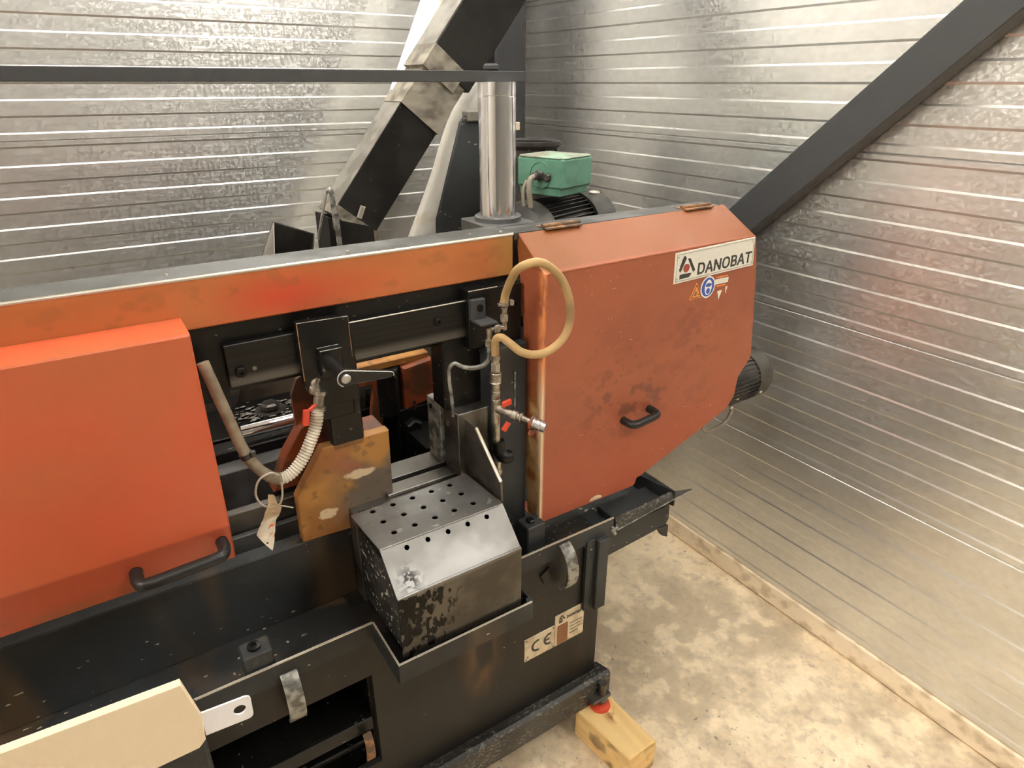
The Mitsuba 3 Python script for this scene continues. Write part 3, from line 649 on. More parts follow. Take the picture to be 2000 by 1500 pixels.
# lever: hub and tapered grip
hubc = np.array([0.330, 1.060, 1.322])
gx, gz = 0.090, -0.014
def lever_outline(r0, r1, L, n=14):
    t0 = np.linspace(math.pi / 2, 3 * math.pi / 2, n); t1 = np.linspace(-math.pi / 2, math.pi / 2, n)
    return [(r0 * math.cos(a), r0 * math.sin(a)) for a in t0] + [(L + r1 * math.cos(a), r1 * math.sin(a)) for a in t1]
ang = math.atan2(gz, gx); ca, sa = math.cos(ang), math.sin(ang)
def place(pts): return [(hubc[0] + a * ca - b * sa, hubc[2] + a * sa + b * ca) for a, b in pts]
LV = saw('clamp_lever', cat(prism(place(lever_outline(0.0150, 0.0062, 0.086)), 'y', 1.047, 1.062, 0.003), lathe([(0, -0.027), (0.0115, -0.027), (0.0115, 0.055), (0.0150, 0.062), (0.0150, 0.078), (0, 0.078)], (0.330, 1.125, 1.322), (0, -1, 0), 26)), 'm_lever_black', 30, 'black clamping lever with a bright outline')
ol = lever_outline(0.0150, 0.0062, 0.086)
ring = place(ol[-9:] + ol[:13])
saw('clamp_lever__rim', tube([(a, 1.0475, b) for a, b in ring], 0.0013, 8)[0], 'm_lever_rim', True)
saw('clamp_lever__screw', lathe([(0, 0), (0.0088, 0), (0.0088, 0.002), (0.0062, 0.0035), (0.0062, 0.002), (0.0035, 0.002), (0, 0.002)], (0.330, 1.047, 1.322), (0, -1, 0), 22), 'm_lever_rim', 25)

# fixed guide arm on the right and its fittings
saw('fixed_guide_arm', cat(box(0.655, 0.792, 1.175, 1.212, 1.262, 1.396, 0.002), box(0.60, 0.700, 1.20, 1.262, 1.115, 1.30, 0.004)), 'm_black_oil', 20, 'black fixed guide arm next to the orange cover')
saw('fixed_guide_arm__bright_edge', rod((0.656, 1.176, 1.396), (0.728, 1.176, 1.396), 0.0011, 8), 'm_weld', True)
saw('fixed_guide_arm__angle_bracket', cat(box(0.655, 0.691, 1.163, 1.176, 1.334, 1.379, 0.0015), box(0.657, 0.700, 1.128, 1.172, 1.330, 1.335, 0.001)), 'm_dark_steel', 20)
saw('fixed_guide_arm__bolt', lathe([(0, 0), (0.008, 0), (0.008, 0.002), (0.0045, 0.003), (0, 0.003)], (0.676, 1.163, 1.360), (0, -1, 0), 18), 'm_black_oil', 25)
saw('fixed_guide_arm__bolt', lathe([(0, 0), (0.009, 0), (0.009, 0.008), (0.005, 0.008), (0.005, 0.003), (0, 0.003)], (0.770, 1.176, 1.350), (0, -1, 0), 18), 'm_black_oil', 25)
saw('support_column', box(0.695, 0.792, 1.150, 1.235, 0.70, 1.262, 0.003), 'm_slate', 20, 'dark grey column between the vise and the orange cover')
saw('support_column__conduit', rod((0.757, 1.149, 1.09), (0.7575, 1.149, 1.195), 0.0022, 8), 'm_strap', True)

# coolant fittings
YF = 1.118
def stack(x, segs, y=YF):
    out = []
    for z0, z1, r, hexa in segs:
        out.append(hexnut((x, y, z0), (0, 0, 1), 2 * r * 0.93, z1 - z0) if hexa else lathe([(0, 0), (r * 0.94, 0), (r, 0.0012), (r, z1 - z0 - 0.0012), (r * 0.94, z1 - z0), (0, z1 - z0)], (x, y, z0), n=24))
    return cat(*out)
FT = saw('coolant_coupling', stack(0.686, [(1.253, 1.268, 0.0075, 0), (1.246, 1.254, 0.0088, 0), (1.222, 1.247, 0.0105, 1), (1.216, 1.223, 0.0135, 0), (1.200, 1.217, 0.0128, 0), (1.197, 1.201, 0.0136, 0), (1.178, 1.198, 0.0098, 0), (1.172, 1.179, 0.0108, 0), (1.158, 1.173, 0.0100, 1), (1.150, 1.159, 0.0110, 0), (1.098, 1.151, 0.0105, 0), (1.060, 1.099, 0.0095, 0), (1.030, 1.061, 0.0100, 0)]), 'm_nickel', 25, 'upright chain of nickel pipe couplings')
saw('coolant_coupling__hose_clamp', cat(lathe([(0.0078, 0), (0.0112, 0), (0.0112, 0.009), (0.0078, 0.009)], (0.686, YF, 1.254), n=20), box(0.674, 0.680, 1.106, 1.114, 1.254, 1.264, 0.001)), 'm_nickel', 25)
saw('coolant_coupling__lower_elbow', tube(smooth_path([(0.690, YF, 1.05), (0.692, YF - 0.004, 1.022), (0.700, YF - 0.012, 1.008), (0.716, YF - 0.012, 1.006)]), 0.015, 16)[0], 'm_black_oil', True)
saw('coolant_coupling__pipe_end', cat(stack(0.694, [(0.965, 0.99, 0.010, 0), (0.955, 0.966, 0.0125, 0)], YF + 0.01), stack(0.694, [(0.70, 0.957, 0.0075, 0)], YF + 0.01)), 'm_nickel', 25)
# twin ball valve that points to the front
va, vb = np.array([0.690, 1.112, 1.135]), np.array([0.742, 1.045, 1.112])
vd = (vb - va) / np.linalg.norm(vb - va)
def along(segs, n=24, o=va):
    out = []
    for s0, s1, r in segs:
        out.append(lathe([(0, 0), (r * 0.92, 0), (r, 0.0012), (r, s1 - s0 - 0.0012), (r * 0.92, s1 - s0), (0, s1 - s0)], o + vd * s0, vd, n))
    return cat(*out)
saw('ball_valve', along([(-0.004, 0.012, 0.0115), (0.010, 0.046, 0.0092), (0.032, 0.044, 0.0118), (0.044, 0.052, 0.0095), (0.050, 0.056, 0.0118), (0.055, 0.064, 0.0075), (0.060, 0.082, 0.0066)]), 'm_nickel', 25, 'nickel ball valve with red levers')
tip = va + vd * 0.079
saw('ball_valve__spout', lathe([(0, 0), (0.0118, 0), (0.013, 0.002), (0.013, 0.008), (0.0118, 0.009), (0.0118, 0.011), (0.0132, 0.012), (0.0132, 0.022), (0.012, 0.023), (0.012, 0.034), (0.0092, 0.034), (0.0085, 0.018), (0, 0.018)], tip, vd, 26), 'm_lever_rim', 25)
for q, a, s in (((0.690, 1.083, 1.163), 8, (0.024, 0.008, 0.0145)), ((0.686, 1.080, 1.106), 50, (0.0235, 0.008, 0.0135))):
    m = box(-s[0] / 2, s[0] / 2, -s[1] / 2, s[1] / 2, -s[2] / 2, s[2] / 2, 0.002)
    m.apply_transform(trimesh.transformations.rotation_matrix(-math.radians(a), [0, 1, 0]))
    m.apply_translation(np.array(q) + [0.010, 0.012, -0.010])
    saw('ball_valve__lever', m, 'm_red_plastic', 20, 'red wing of the valve lever')
wing = cat(lathe([(0.0125, 0), (0.0168, 0.001), (0.0168, 0.006), (0.0125, 0.007)], tip - vd * 0.003, vd, 26), trimesh.creation.icosphere(3, 1.0).apply_transform(np.diag([0.013, 0.005, 0.008, 1])).apply_transform(trimesh.transformations.rotation_matrix(math.radians(-25), [0, 1, 0])).apply_translation(tip + np.array([0.003, 0.0, -0.0255])))
saw('ball_valve__locking_ring', wing, 'm_orange_dull', 30, 'faded orange ring and tab of the spout')
# tee, elbow and thin steel pipe
saw('coolant_tee', cat(hexnut((0.718, 1.132, 1.330), (0, 0, 1), 0.0165, 0.018), lathe([(0, 0), (0.0068, 0), (0.0068, 0.012), (0, 0.012)], (0.718, 1.132, 1.347), n=18), hexnut((0.718, 1.132, 1.358), (0, 0, 1), 0.0145, 0.006), lathe([(0, 0), (0.0062, 0), (0.0062, 0.02), (0, 0.02)], (0.718, 1.132, 1.312), n=18),
                       rod((0.680, 1.132, 1.319), (0.720, 1.132, 1.319), 0.0055, 16), box(0.690, 0.705, 1.124, 1.141, 1.310, 1.328, 0.002), lathe([(0, 0), (0.0065, 0), (0.0065, 0.03), (0, 0.03)], (0.679, 1.132, 1.293), n=18), hexnut((0.679, 1.132, 1.280), (0, 0, 1), 0.0165, 0.018)), 'm_nickel', 25, 'brass-grey tee fitting under the bracket')
saw('coolant_tee__hose_clamp', cat(lathe([(0.0075, 0), (0.0108, 0), (0.0108, 0.009), (0.0075, 0.009)], (0.718, 1.132, 1.366), n=20), box(0.728, 0.738, 1.122, 1.132, 1.366, 1.378, 0.001), box(0.702, 0.709, 1.128, 1.136, 1.367, 1.373, 0.001)), 'm_nickel', 25)
pp = smooth_path([(0.679, 1.132, 1.283), (0.679, 1.132, 1.262), (0.674, 1.132, 1.247), (0.660, 1.133, 1.238), (0.638, 1.138, 1.237), (0.616, 1.143, 1.244), (0.602, 1.147, 1.253), (0.592, 1.149, 1.248), (0.588, 1.150, 1.232), (0.590, 1.152, 1.200), (0.596, 1.158, 1.170), (0.604, 1.170, 1.115)])
rr = np.interp(np.linspace(0, 1, len(pp)), [0, 0.35, 0.6, 1], [0.0054, 0.0054, 0.0042, 0.0040])
saw('coolant_pipe', tube(pp, rr, 14)[0], 'm_strap', True, 'thin bent steel pipe feeding the vise')
# the braided hose loop
lp = smooth_path([(0.718, 1.132, 1.374), (0.719, 1.128, 1.392), (0.718, 1.112, 1.418), (0.713, 1.090, 1.440), (0.706, 1.062, 1.462), (0.715, 1.042, 1.476), (0.738, 1.036, 1.478), (0.764, 1.036, 1.466), (0.795, 1.036, 1.437), (0.817, 1.036, 1.394), (0.823, 1.036, 1.352), (0.816, 1.036, 1.318), (0.796, 1.037, 1.294), (0.764, 1.040, 1.279), (0.736, 1.046, 1.278), (0.712, 1.058, 1.286), (0.698, 1.078, 1.301), (0.692, 1.100, 1.308), (0.687, 1.113, 1.303), (0.686, 1.118, 1.288), (0.686, 1.118, 1.262)], 14)
m, uv = tube(lp, 0.0088, 20)
saw('coolant_hose', m, 'm_hose', True, 'tan braided hose bent into a loop before the cover', uv=uv)

# lower hose on the left: grey-white, ribbed near the top, with valve and tag
hp = smooth_path([(0.120, 1.165, 1.36), (0.131, 1.155, 1.301), (0.140, 1.15, 1.253), (0.152, 1.15, 1.191), (0.164, 1.15, 1.154), (0.182, 1.148, 1.123), (0.205, 1.146, 1.102), (0.230, 1.146, 1.105), (0.258, 1.148, 1.130), (0.282, 1.152, 1.167), (0.296, 1.156, 1.195), (0.303, 1.160, 1.222)], 40)
Lh = np.concatenate([[0], np.cumsum(np.linalg.norm(np.diff(hp, axis=0), axis=1))])
ribbed = np.clip((Lh - 0.24) / 0.04, 0, 1)
rad = 0.0105 + ribbed * (0.0012 + 0.0011 * np.sin(Lh * 2 * math.pi / 0.0062))
cut = int(np.searchsorted(Lh, 0.285))
saw('feed_hose', tube(hp[:cut + 1], rad[:cut + 1], 18)[0], 'm_hose_grey', True, 'grey coolant hose hanging beside the left orange cover')
saw('feed_hose__ribbed_end', tube(hp[cut:], rad[cut:], 18)[0], 'm_hose_white', True, 'pale ribbed end of the hose')
k0 = int(np.searchsorted(Lh, 0.19))
saw('feed_hose__cable_tie', cat(tube(hp[k0:k0 + 12], 0.0124, 16)[0], box(*(hp[k0][0] + np.array([0.008, 0.016])), *(hp[k0][1] + np.array([-0.014, -0.004])), *(hp[k0][2] + np.array([-0.006, 0.004])))), 'm_zip', 30)
saw('feed_valve', cat(lathe([(0, 0), (0.014, 0), (0.014, 0.010), (0.011, 0.012), (0.011, 0.030), (0.014, 0.032), (0.014, 0.040), (0, 0.040)], (0.304, 1.162, 1.216), (0.25, 0.15, 1), 22), box(0.294, 0.312, 1.165, 1.20, 1.25, 1.268, 0.003), tube(smooth_path([(0.306, 1.17, 1.25), (0.308, 1.175, 1.272), (0.325, 1.185, 1.278)]), 0.010, 14)[0]), 'm_nickel', 25, 'blackened valve at the top of the ribbed hose')
m = box(-0.0065, 0.0065, -0.004, 0.004, -0.017, 0.017, 0.002)
m.apply_transform(trimesh.transformations.rotation_matrix(math.radians(10), [0, 1, 0])); m.apply_translation((0.276, 1.150, 1.214))
saw('feed_valve__lever', cat(m, rod((0.276, 1.152, 1.222), (0.302, 1.16, 1.232), 0.004, 10)), 'm_red_plastic', 20, 'small red valve lever')

# lifting column with the cross bar on top
saw('lift_column', lathe([(0, 0), (0.0425, 0), (0.0425, 0.272), (0.0415, 0.2725), (0.0415, 0.2745), (0.0425, 0.275), (0.0425, 0.302), (0, 0.302)], (0.840, 1.350, 1.50), n=64), 'm_chrome', 30, 'thick chrome lifting column above the beam')
saw('lift_column__collar', cat(lathe([(0.0430, 0), (0.056, 0), (0.056, 0.010), (0.052, 0.013), (0.0430, 0.013)], (0.840, 1.350, 1.5012), n=48), box(0.776, 0.905, 1.285, 1.42, 1.40, 1.5013, 0.003)), 'm_slate_top', 25)
saw('lift_column', lathe([(0, 0), (0.0425, 0), (0.0425, 0.302), (0, 0.302)], (-0.55, 1.350, 1.50), n=64), 'm_chrome', 30, 'left lifting column, out of the picture')
saw('lift_column_001__collar', cat(lathe([(0.0430, 0), (0.056, 0), (0.056, 0.013), (0.0430, 0.013)], (-0.55, 1.350, 1.5012), n=48), box(-0.61, -0.48, 1.285, 1.42, 1.40, 1.5013, 0.003)), 'm_slate_top', 25)
saw('cross_bar', box(-0.66, 0.905, 1.335, 1.385, 1.8015, 1.8235, 0.001), 'm_dark_steel', 20, 'dark grey flat bar joining the lifting columns')
saw('cross_bar__nut', hexnut((0.832, 1.360, 1.8235), (0, 0, 1), 0.034, 0.015), 'm_dark_steel', False)

# ------------------------------------------------------------------ the band saw: covers
def cover_face(outline, y0, y1):
    return prism(outline, 'y', y0, y1)
CO = [(0.800, 1.427), (1.488, 1.430), (1.508, 1.351), (1.548, 1.087), (1.548, 1.070), (1.506, 1.018), (1.500, 0.957), (1.474, 0.924), (1.142, 0.806), (1.130, 0.806), (1.122, 0.783), (0.800, 0.785)]
th = 0.003
shell = cat(cover_face(CO, 1.100, 1.100 + th))
# chamfer from the face up to the hinge line, and the flanges round the outline
def quad(a, b, c, dd, t):
    q = np.array([a, b, c, dd], float)
    n = np.cross(q[1] - q[0], q[2] - q[0]); n /= np.linalg.norm(n)
    v = np.vstack([q, q - n * t])
    f = [(0, 1, 2), (0, 2, 3), (4, 6, 5), (4, 7, 6), (0, 4, 5), (0, 5, 1), (1, 5, 6), (1, 6, 2), (2, 6, 7), (2, 7, 3), (3, 7, 4), (3, 4, 0)]
    return trimesh.Trimesh(v, np.array(f), process=False)
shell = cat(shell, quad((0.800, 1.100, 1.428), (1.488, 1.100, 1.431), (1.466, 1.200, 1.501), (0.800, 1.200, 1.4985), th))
rimpts = CO[1:12]
for (xa, za), (xb, zb) in zip(rimpts[:-1], rimpts[1:]):
    shell = cat(shell, quad((xa, 1.100, za), (xa, 1.195, za), (xb, 1.195, zb), (xb, 1.100, zb), th))
shell = cat(shell, quad((1.488, 1.100, 1.431), (1.490, 1.195, 1.431), (1.466, 1.200, 1.501), (1.467, 1.199, 1.50), th))
flange = [(1.100, 0.785), (1.100, 1.428), (1.200, 1.4985), (1.205, 1.47), (1.192, 1.39), (1.178, 1.28), (1.190, 1.20), (1.172, 1.0), (1.152, 0.787)]
shell = cat(shell, prism(flange, 'x', 0.800, 0.800 + th), *[rod(a, b, 0.0028, 10) for a, b in (((0.8015, 1.1012, 0.787), (0.8015, 1.1012, 1.428)), ((0.8015, 1.1012, 1.428), (1.4865, 1.1012, 1.4305)), ((0.8015, 1.1012, 1.428), (0.8015, 1.200, 1.4975)))])
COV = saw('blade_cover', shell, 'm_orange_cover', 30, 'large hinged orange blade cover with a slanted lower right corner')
def bridge_handle(key, p0, p1, out, r, lab):
    p0, p1 = np.array(p0), np.array(p1)
    o = np.array([0, -out, 0])
    e = (p1 - p0) / np.linalg.norm(p1 - p0)
    path = smooth_path([p0, p0 + o * 0.55, p0 + o * 0.9 + e * 0.006, p0 + o + e * 0.022, (p0 + p1) / 2 + o, p1 + o - e * 0.022, p1 + o * 0.9 - e * 0.006, p1 + o * 0.55, p1], 8)
    m = tube(path, r, 18)[0]
    saw(key, m, 'm_black_plastic', True, lab)
bridge_handle('blade_cover__handle', (1.062, 1.100, 1.003), (1.152, 1.100, 1.012), 0.040, 0.0105, 'black bridge handle')
for x0, x1 in ((0.868, 0.975), (1.312, 1.42)):
    saw('blade_cover__hinge', cat(rod((x0, 1.207, 1.5055), (x1, 1.207, 1.5055), 0.0055, 14), box(x0, x1, 1.205, 1.232, 1.5012, 1.5042, 0.0008), box(x0 + 0.002, x1 - 0.002, 1.19, 1.206, 1.4995, 1.5035, 0.0008)), 'm_rust', 25, 'rusty hinge on the top edge')
saw('blade_cover__worn_tab', prism([(0.985 + 0.022 * math.cos(a), 0.785 + 0.012 * math.sin(a)) for a in np.linspace(0, math.pi, 14)], 'y', 1.0993, 1.1002), 'm_plate_beige', False)
for q in ((1.372, 1.098, 1.288, 0.0075, 0.012), (1.398, 1.098, 1.298, 0.0035, 0.010)):
    saw('blade_cover__paint_chip', prism([(q[0] - q[3], q[2] + q[4]), (q[0] + q[3] * 1.4, q[2] + q[4] * 1.1), (q[0] + q[3] * 0.2, q[2] - q[4])], 'y', 1.0996, 1.1002), 'm_sign', False)

# name plate, warning signs
YS = 1.0985
saw('name_plate', prism([(1.194, 1.346), (1.492, 1.353), (1.484, 1.430), (1.191, 1.424)], 'y', YS - 0.002, 1.1, 0.0006), 'm_sign', 20, 'white plate with DANOBAT and the maker emblem')
outl = [(1.1985, 1.351), (1.487, 1.3578), (1.4795, 1.4255), (1.1965, 1.419)]
saw('name_plate__border', cat(*[rod((outl[i][0], YS - 0.002, outl[i][1]), (outl[(i + 1) % 4][0], YS - 0.002, outl[(i + 1) % 4][1]), 0.0010, 8) for i in range(4)],
                              *[lathe([(0, 0), (0.0022, 0), (0.0015, 0.001), (0, 0.001)], (x, YS - 0.002, z), (0, -1, 0), 10) for x, z in ((1.2035, 1.357), (1.2025, 1.412), (1.4745, 1.4185), (1.482, 1.3635))]), 'm_sign_edge', True)
q = lambda l: prism(l, 'y', YS - 0.003, YS - 0.0018)
eb = cat(q([(1.2065, 1.379), (1.2125, 1.374), (1.2295, 1.408), (1.2215, 1.415), (1.2150, 1.405)]), q([(1.2340, 1.406), (1.2430, 1.4055), (1.2640, 1.3740), (1.2580, 1.3690)]), q([(1.2110, 1.3680), (1.2515, 1.3680), (1.2485, 1.3610), (1.2420, 1.3575), (1.2110, 1.3565)]))
er = lathe([(0, 0), (0.0106, 0), (0.0106, 0.0013), (0, 0.0013)], (1.232, YS - 0.0018, 1.3825), (0, -1, 0), 28)
word = meshkit.text_mesh('DANOBAT', 0.0285, 0.0010, True)
w = word.bounds[1][0] - word.bounds[0][0]
saw('name_plate__lettering', cat(eb, front(word, 1.2705, YS - 0.0018, 1.3595, sx=0.2045 / w, slope=0.022 * 0.2045 / w)), 'm_print_black', False, 'black emblem bars and lettering')
saw('name_plate__emblem_ball', er, 'm_print_red', False)
tri = [(1.2595, 1.294), (1.3045, 1.294), (1.281, 1.337)]
saw('warning_sign', prism(tri, 'y', YS, 1.1003), 'm_print_orange', False, 'small orange warning triangle')
c3 = np.mean(tri, axis=0)
inn = [tuple(c3 + (np.array(q) - c3) * 0.80) for q in tri]
saw('warning_sign__pictogram', cat(*[rod((inn[i][0], YS - 0.0003, inn[i][1]), (inn[(i + 1) % 3][0], YS - 0.0003, inn[(i + 1) % 3][1]), 0.0009, 6) for i in range(3)],
                                   *[prism([(x, 1.302), (x + 0.0022, 1.302), (x + 0.0062, 1.313), (x + 0.004, 1.313)], 'y', YS - 0.0005, YS + 0.0002) for x in (1.274, 1.279)], lathe([(0, 0), (0.0022, 0), (0.0022, 0.0005), (0, 0.0005)], (1.2905, YS, 1.304), (0, -1, 0), 10)), 'm_print_black', False)
cx, cz = 1.3235, 1.3185
disc = lambda rx, rz, d, dx=0, dz=0: prism([(cx + dx + rx * math.cos(a), cz + dz + rz * math.sin(a)) for a in np.linspace(0, 2 * math.pi, 40, endpoint=False)], 'y', YS - d, YS + 0.0005)
saw('goggles_sign', disc(0.0268, 0.0290, 0.0004), 'm_print_white', False, 'round blue eye protection sign')
saw('goggles_sign__blue_field', disc(0.0232, 0.0252, 0.0008), 'm_print_blue', False)
saw('goggles_sign__head', disc(0.0128, 0.0205, 0.0011, 0.001, -0.001), 'm_print_white', False)
saw('goggles_sign__goggles', cat(disc(0.0108, 0.0052, 0.0014, 0.001, 0.0055), disc(0.0070, 0.0078, 0.0014, 0.0012, -0.0105)), 'm_print_blue', False)
saw('small_label', box(1.350, 1.401, YS, 1.1002, 1.320, 1.334), 'm_sign', False, 'small white strip label beside the round sign')
saw('small_label__stripe', cat(box(1.353, 1.397, YS, 1.1002, 1.3375, 1.340), box(1.358, 1.392, YS, 1.1002, 1.3135, 1.316)), 'm_print_orange', False)

# left cover, cut by the edge of the picture
LC = [(-0.55, 1.435), (0.104, 1.435), (0.1005, 1.066), (0.0985, 0.990), (-0.55, 0.990)]
LCs = cat(prism(LC, 'y', 1.100, 1.103), quad((-0.55, 1.1, 1.435), (0.104, 1.1, 1.435), (0.104, 1.2, 1.50), (-0.55, 1.2, 1.50), 0.003), box(0.1, 0.1035, 1.103, 1.20, 0.99, 1.435), box(-0.55, 0.10, 1.103, 1.2, 0.99, 0.993))
saw('left_cover', prism(LC, 'y', 1.100, 1.200, 0.003), 'm_orange_left', 20, 'orange cover at the left, cut by the picture edge')
bridge_handle('left_cover__handle', (0.081, 1.100, 1.036), (-0.06, 1.100, 1.030), 0.045, 0.011, 'black bridge handle')

# drive motor behind the lower right corner of the cover
dm = np.array([1.66, 1.22, 0.937])
body = [lathe([(0, -0.13), (0.072, -0.13), (0.076, -0.05), (0.076, 0.02), (0.082, 0.022), (0.082, 0.075), (0.074, 0.092), (0.055, 0.098), (0, 0.098)], dm, (1, 0, 0), 40)]
for a in np.linspace(0, 2 * math.pi, 36, endpoint=False):
    mm = box(-0.12, 0.02, -0.0012, 0.0012, 0.073, 0.0825)
    mm.apply_transform(trimesh.transformations.rotation_matrix(a, [1, 0, 0])); mm.apply_translation(dm); body.append(mm)
saw('drive_motor', cat(*body), 'm_motor', 25, 'black finned motor behind the lower right of the cover')
saw('drive_motor__gearbox', cat(box(1.28, 1.50, 1.125, 1.26, 1.05, 1.41, 0.01), box(1.20, 1.42, 1.12, 1.2, 0.94, 1.41, 0.004)), 'm_black_oil', 20)
for q in ((1.590, 1.150, 0.905), (1.565, 1.148, 0.88), (1.70, 1.148, 0.90)):
    saw('drive_motor__bolt', trimesh.creation.icosphere(2, 0.006).apply_translation(q), 'm_weld', True)
saw('drive_motor__cable', tube(smooth_path([(1.645, 1.22, 0.865), (1.640, 1.20, 0.838), (1.615, 1.19, 0.812), (1.585, 1.19, 0.794), (1.55, 1.19, 0.790), (1.50, 1.19, 0.80), (1.45, 1.19, 0.93)]), 0.0055, 10)[0], 'm_grey_cable', True)

# motor behind the beam with its green terminal box
AX = np.array([math.cos(math.radians(18)), math.sin(math.radians(18)), 0])
mc = np.array([1.30, 1.74, 1.355])
def ring_lathe(prof, c, n=48): return lathe(prof, c, AX, n)
fins = [ring_lathe([(0, -0.16), (0.095, -0.16), (0.095, 0.13), (0, 0.13)], mc)]
for a in np.linspace(0, 2 * math.pi, 44, endpoint=False):
    mm = box(-0.0012, 0.0012, 0.09, 0.112, -0.15, 0.12)
    mm.apply_transform(trimesh.transformations.rotation_matrix(a, [0, 0, 1])); mm.apply_transform(trimesh.geometry.align_vectors([0, 0, 1], AX)); mm.apply_translation(mc); fins.append(mm)
saw('rear_motor', cat(*fins), 'm_motor', 25, 'black finned motor behind the beam')
saw('rear_motor__fan_hood', ring_lathe([(0.108, 0.10), (0.119, 0.10), (0.119, 0.205), (0.110, 0.222), (0.03, 0.226), (0.03, 0.220), (0.105, 0.216), (0.112, 0.20)], mc), 'm_motor', 25)
saw('rear_motor__end_bell', ring_lathe([(0, -0.21), (0.06, -0.21), (0.108, -0.185), (0.117, -0.15), (0.117, -0.13), (0.09, -0.13), (0, -0.13)], mc), 'm_motor', 25)
saw('rear_motor__mount', cat(box(1.22, 1.55, 1.60, 1.86, 1.19, 1.235, 0.004), box(1.12, 1.50, 1.60, 1.80, 0.70, 1.19, 0.004)), 'm_slate', 20)
gb0 = np.array([1.223, 1.600, 1.50])
gbox = cat(box(0, 0.160, 0, 0.174, 0.008, 0.096, 0.006), box(0.004, 0.156, 0.012, 0.166, -0.014, 0.010, 0.003))
def gplace(m): m = m.copy(); m.apply_transform(trimesh.transformations.rotation_matrix(math.radians(18), [0, 0, 1])); m.apply_translation(gb0); return m
saw('rear_motor__terminal_box', gplace(gbox), 'm_green', 20, 'green terminal box on the motor')
lid = [(0.012, 0.0), (0.148, 0.0), (0.160, 0.012), (0.160, 0.162), (0.148, 0.174), (0.012, 0.174), (0.0, 0.162), (0.0, 0.012)]
saw('rear_motor__terminal_lid', gplace(prism(lid, 'z', 0.094, 0.100, 0.003)), 'm_green_lid', 20)
gl = [rod((-0.002, 0.082, 0.046), (0.004, 0.082, 0.046), 0.036, 30), lathe([(0.0365, 0), (0.0395, 0.001), (0.0395, 0.004), (0.0365, 0.004)], (0.0, 0.082, 0.046), (-1, 0, 0), 30)]
saw('rear_motor__gland_boss', gplace(cat(*gl)), 'm_green', 25)
saw('rear_motor__cable_gland', gplace(cat(hexnut((-0.003, 0.082, 0.046), (-1, 0, 0), 0.030, 0.010), lathe([(0, 0), (0.012, 0), (0.012, 0.02), (0.008, 0.024), (0, 0.024)], (-0.012, 0.082, 0.046), (-1, 0, 0), 20))), 'm_motor', 25)
saw('rear_motor__cable_gland', gplace(hexnut((-0.002, 0.052, 0.042), (-1, 0, 0), 0.024, 0.012)), 'm_motor', 25)
saw('rear_motor__blind_plug', gplace(rod((0.158, 0.09, 0.04), (0.170, 0.09, 0.04), 0.022, 24)), 'm_motor', 25)
g2 = lambda p: np.array(trimesh.transform_points([p], trimesh.transformations.rotation_matrix(math.radians(18), [0, 0, 1]))[0]) + gb0
saw('rear_motor__cable', tube(smooth_path([g2((-0.03, 0.082, 0.046)), g2((-0.05, 0.084, 0.036)), g2((-0.058, 0.080, 0.0)), g2((-0.055, 0.074, -0.06)), g2((-0.050, 0.07, -0.14))]), 0.0085, 12)[0], 'm_grey_cable', True)
saw('rear_motor__cable', tube(smooth_path([g2((-0.05, 0.095, 0.034)), g2((-0.062, 0.10, 0.0)), g2((-0.062, 0.09, -0.06)), g2((-0.048, 0.055, -0.14))]), 0.006, 12)[0], 'm_grey_cable', True)
saw('rear_motor__eye_bolt', trimesh.creation.torus(0.014, 0.005).apply_translation((1.43, 1.70, 1.473)), 'm_weld', True)

# ------------------------------------------------------------------ things around the saw
# paper tag on the hose
thing('paper_tag', 'crumpled off-white paper tag with orange print tied to the hanging hose', 'tag')
tp = [(0.180, 1.082), (0.190, 1.080), (0.193, 1.060), (0.199, 1.050), (0.195, 1.032), (0.188, 1.010), (0.184, 0.985), (0.178, 0.965), (0.170, 0.950), (0.160, 0.966), (0.147, 0.992), (0.156, 1.018), (0.166, 1.045), (0.176, 1.062)]
tv = prism(tp, 'y', 0, 0.0012)
tv = trimesh.Trimesh(*trimesh.remesh.subdivide_to_size(tv.vertices, tv.faces, 0.006), process=True)
q = tv.vertices.copy()
q[:, 1] += 1.136 + 0.006 * np.sin((q[:, 0] - 0.17) * 130) + 0.010 * np.sin((q[:, 2] - 0.95) * 40) + 0.004 * (meshkit.noise(q * 160) - 0.5)
tv.vertices = q
add('paper_tag__sheet', tv, 'm_paper', 40)
add('paper_tag__hole', lathe([(0, 0), (0.002, 0), (0.002, 0.0006), (0, 0.0006)], (0.163, 1.1335 + 0.006 * math.sin(-0.9) + 0.010 * math.sin(0.9), 0.972), (0, -1, 0), 12), 'm_zip', False)
tie = smooth_path([(0.205, 1.132, 1.118), (0.190, 1.128, 1.130), (0.168, 1.128, 1.122), (0.158, 1.13, 1.095), (0.163, 1.132, 1.070), (0.176, 1.134, 1.055), (0.196, 1.136, 1.050), (0.206, 1.136, 1.070), (0.208, 1.134, 1.100)])
add('paper_tag__tie', cat(tube(tie, 0.0022, 8)[0], rod((0.196, 1.136, 1.050), (0.222, 1.136, 1.034), 0.0016, 8)), 'm_string', True)

# timber block and red pad under the levelling foot
thing('timber_block', 'pale yellow timber block on the floor under the corner of the saw', 'wood block')
bl = [(1.020, 0.975), (0.897, 1.028), (0.925, 0.823), (1.025, 0.827)]
bl = [(1.014, 1.03), (0.900, 1.03), (0.925, 0.825), (1.026, 0.827)]
add('timber_block', prism(bl, 'z', 0.0, 0.11, 0.004), 'm_timber', 20)
thing('rubber_pad', 'round red rubber pad on the timber block under the saw foot', 'pad')
add('rubber_pad', lathe([(0, 0), (0.030, 0), (0.031, 0.002), (0.029, 0.008), (0.015, 0.009), (0, 0.009)], (0.968, 1.003, 0.1098), n=36), 'm_red_rubber', 30)

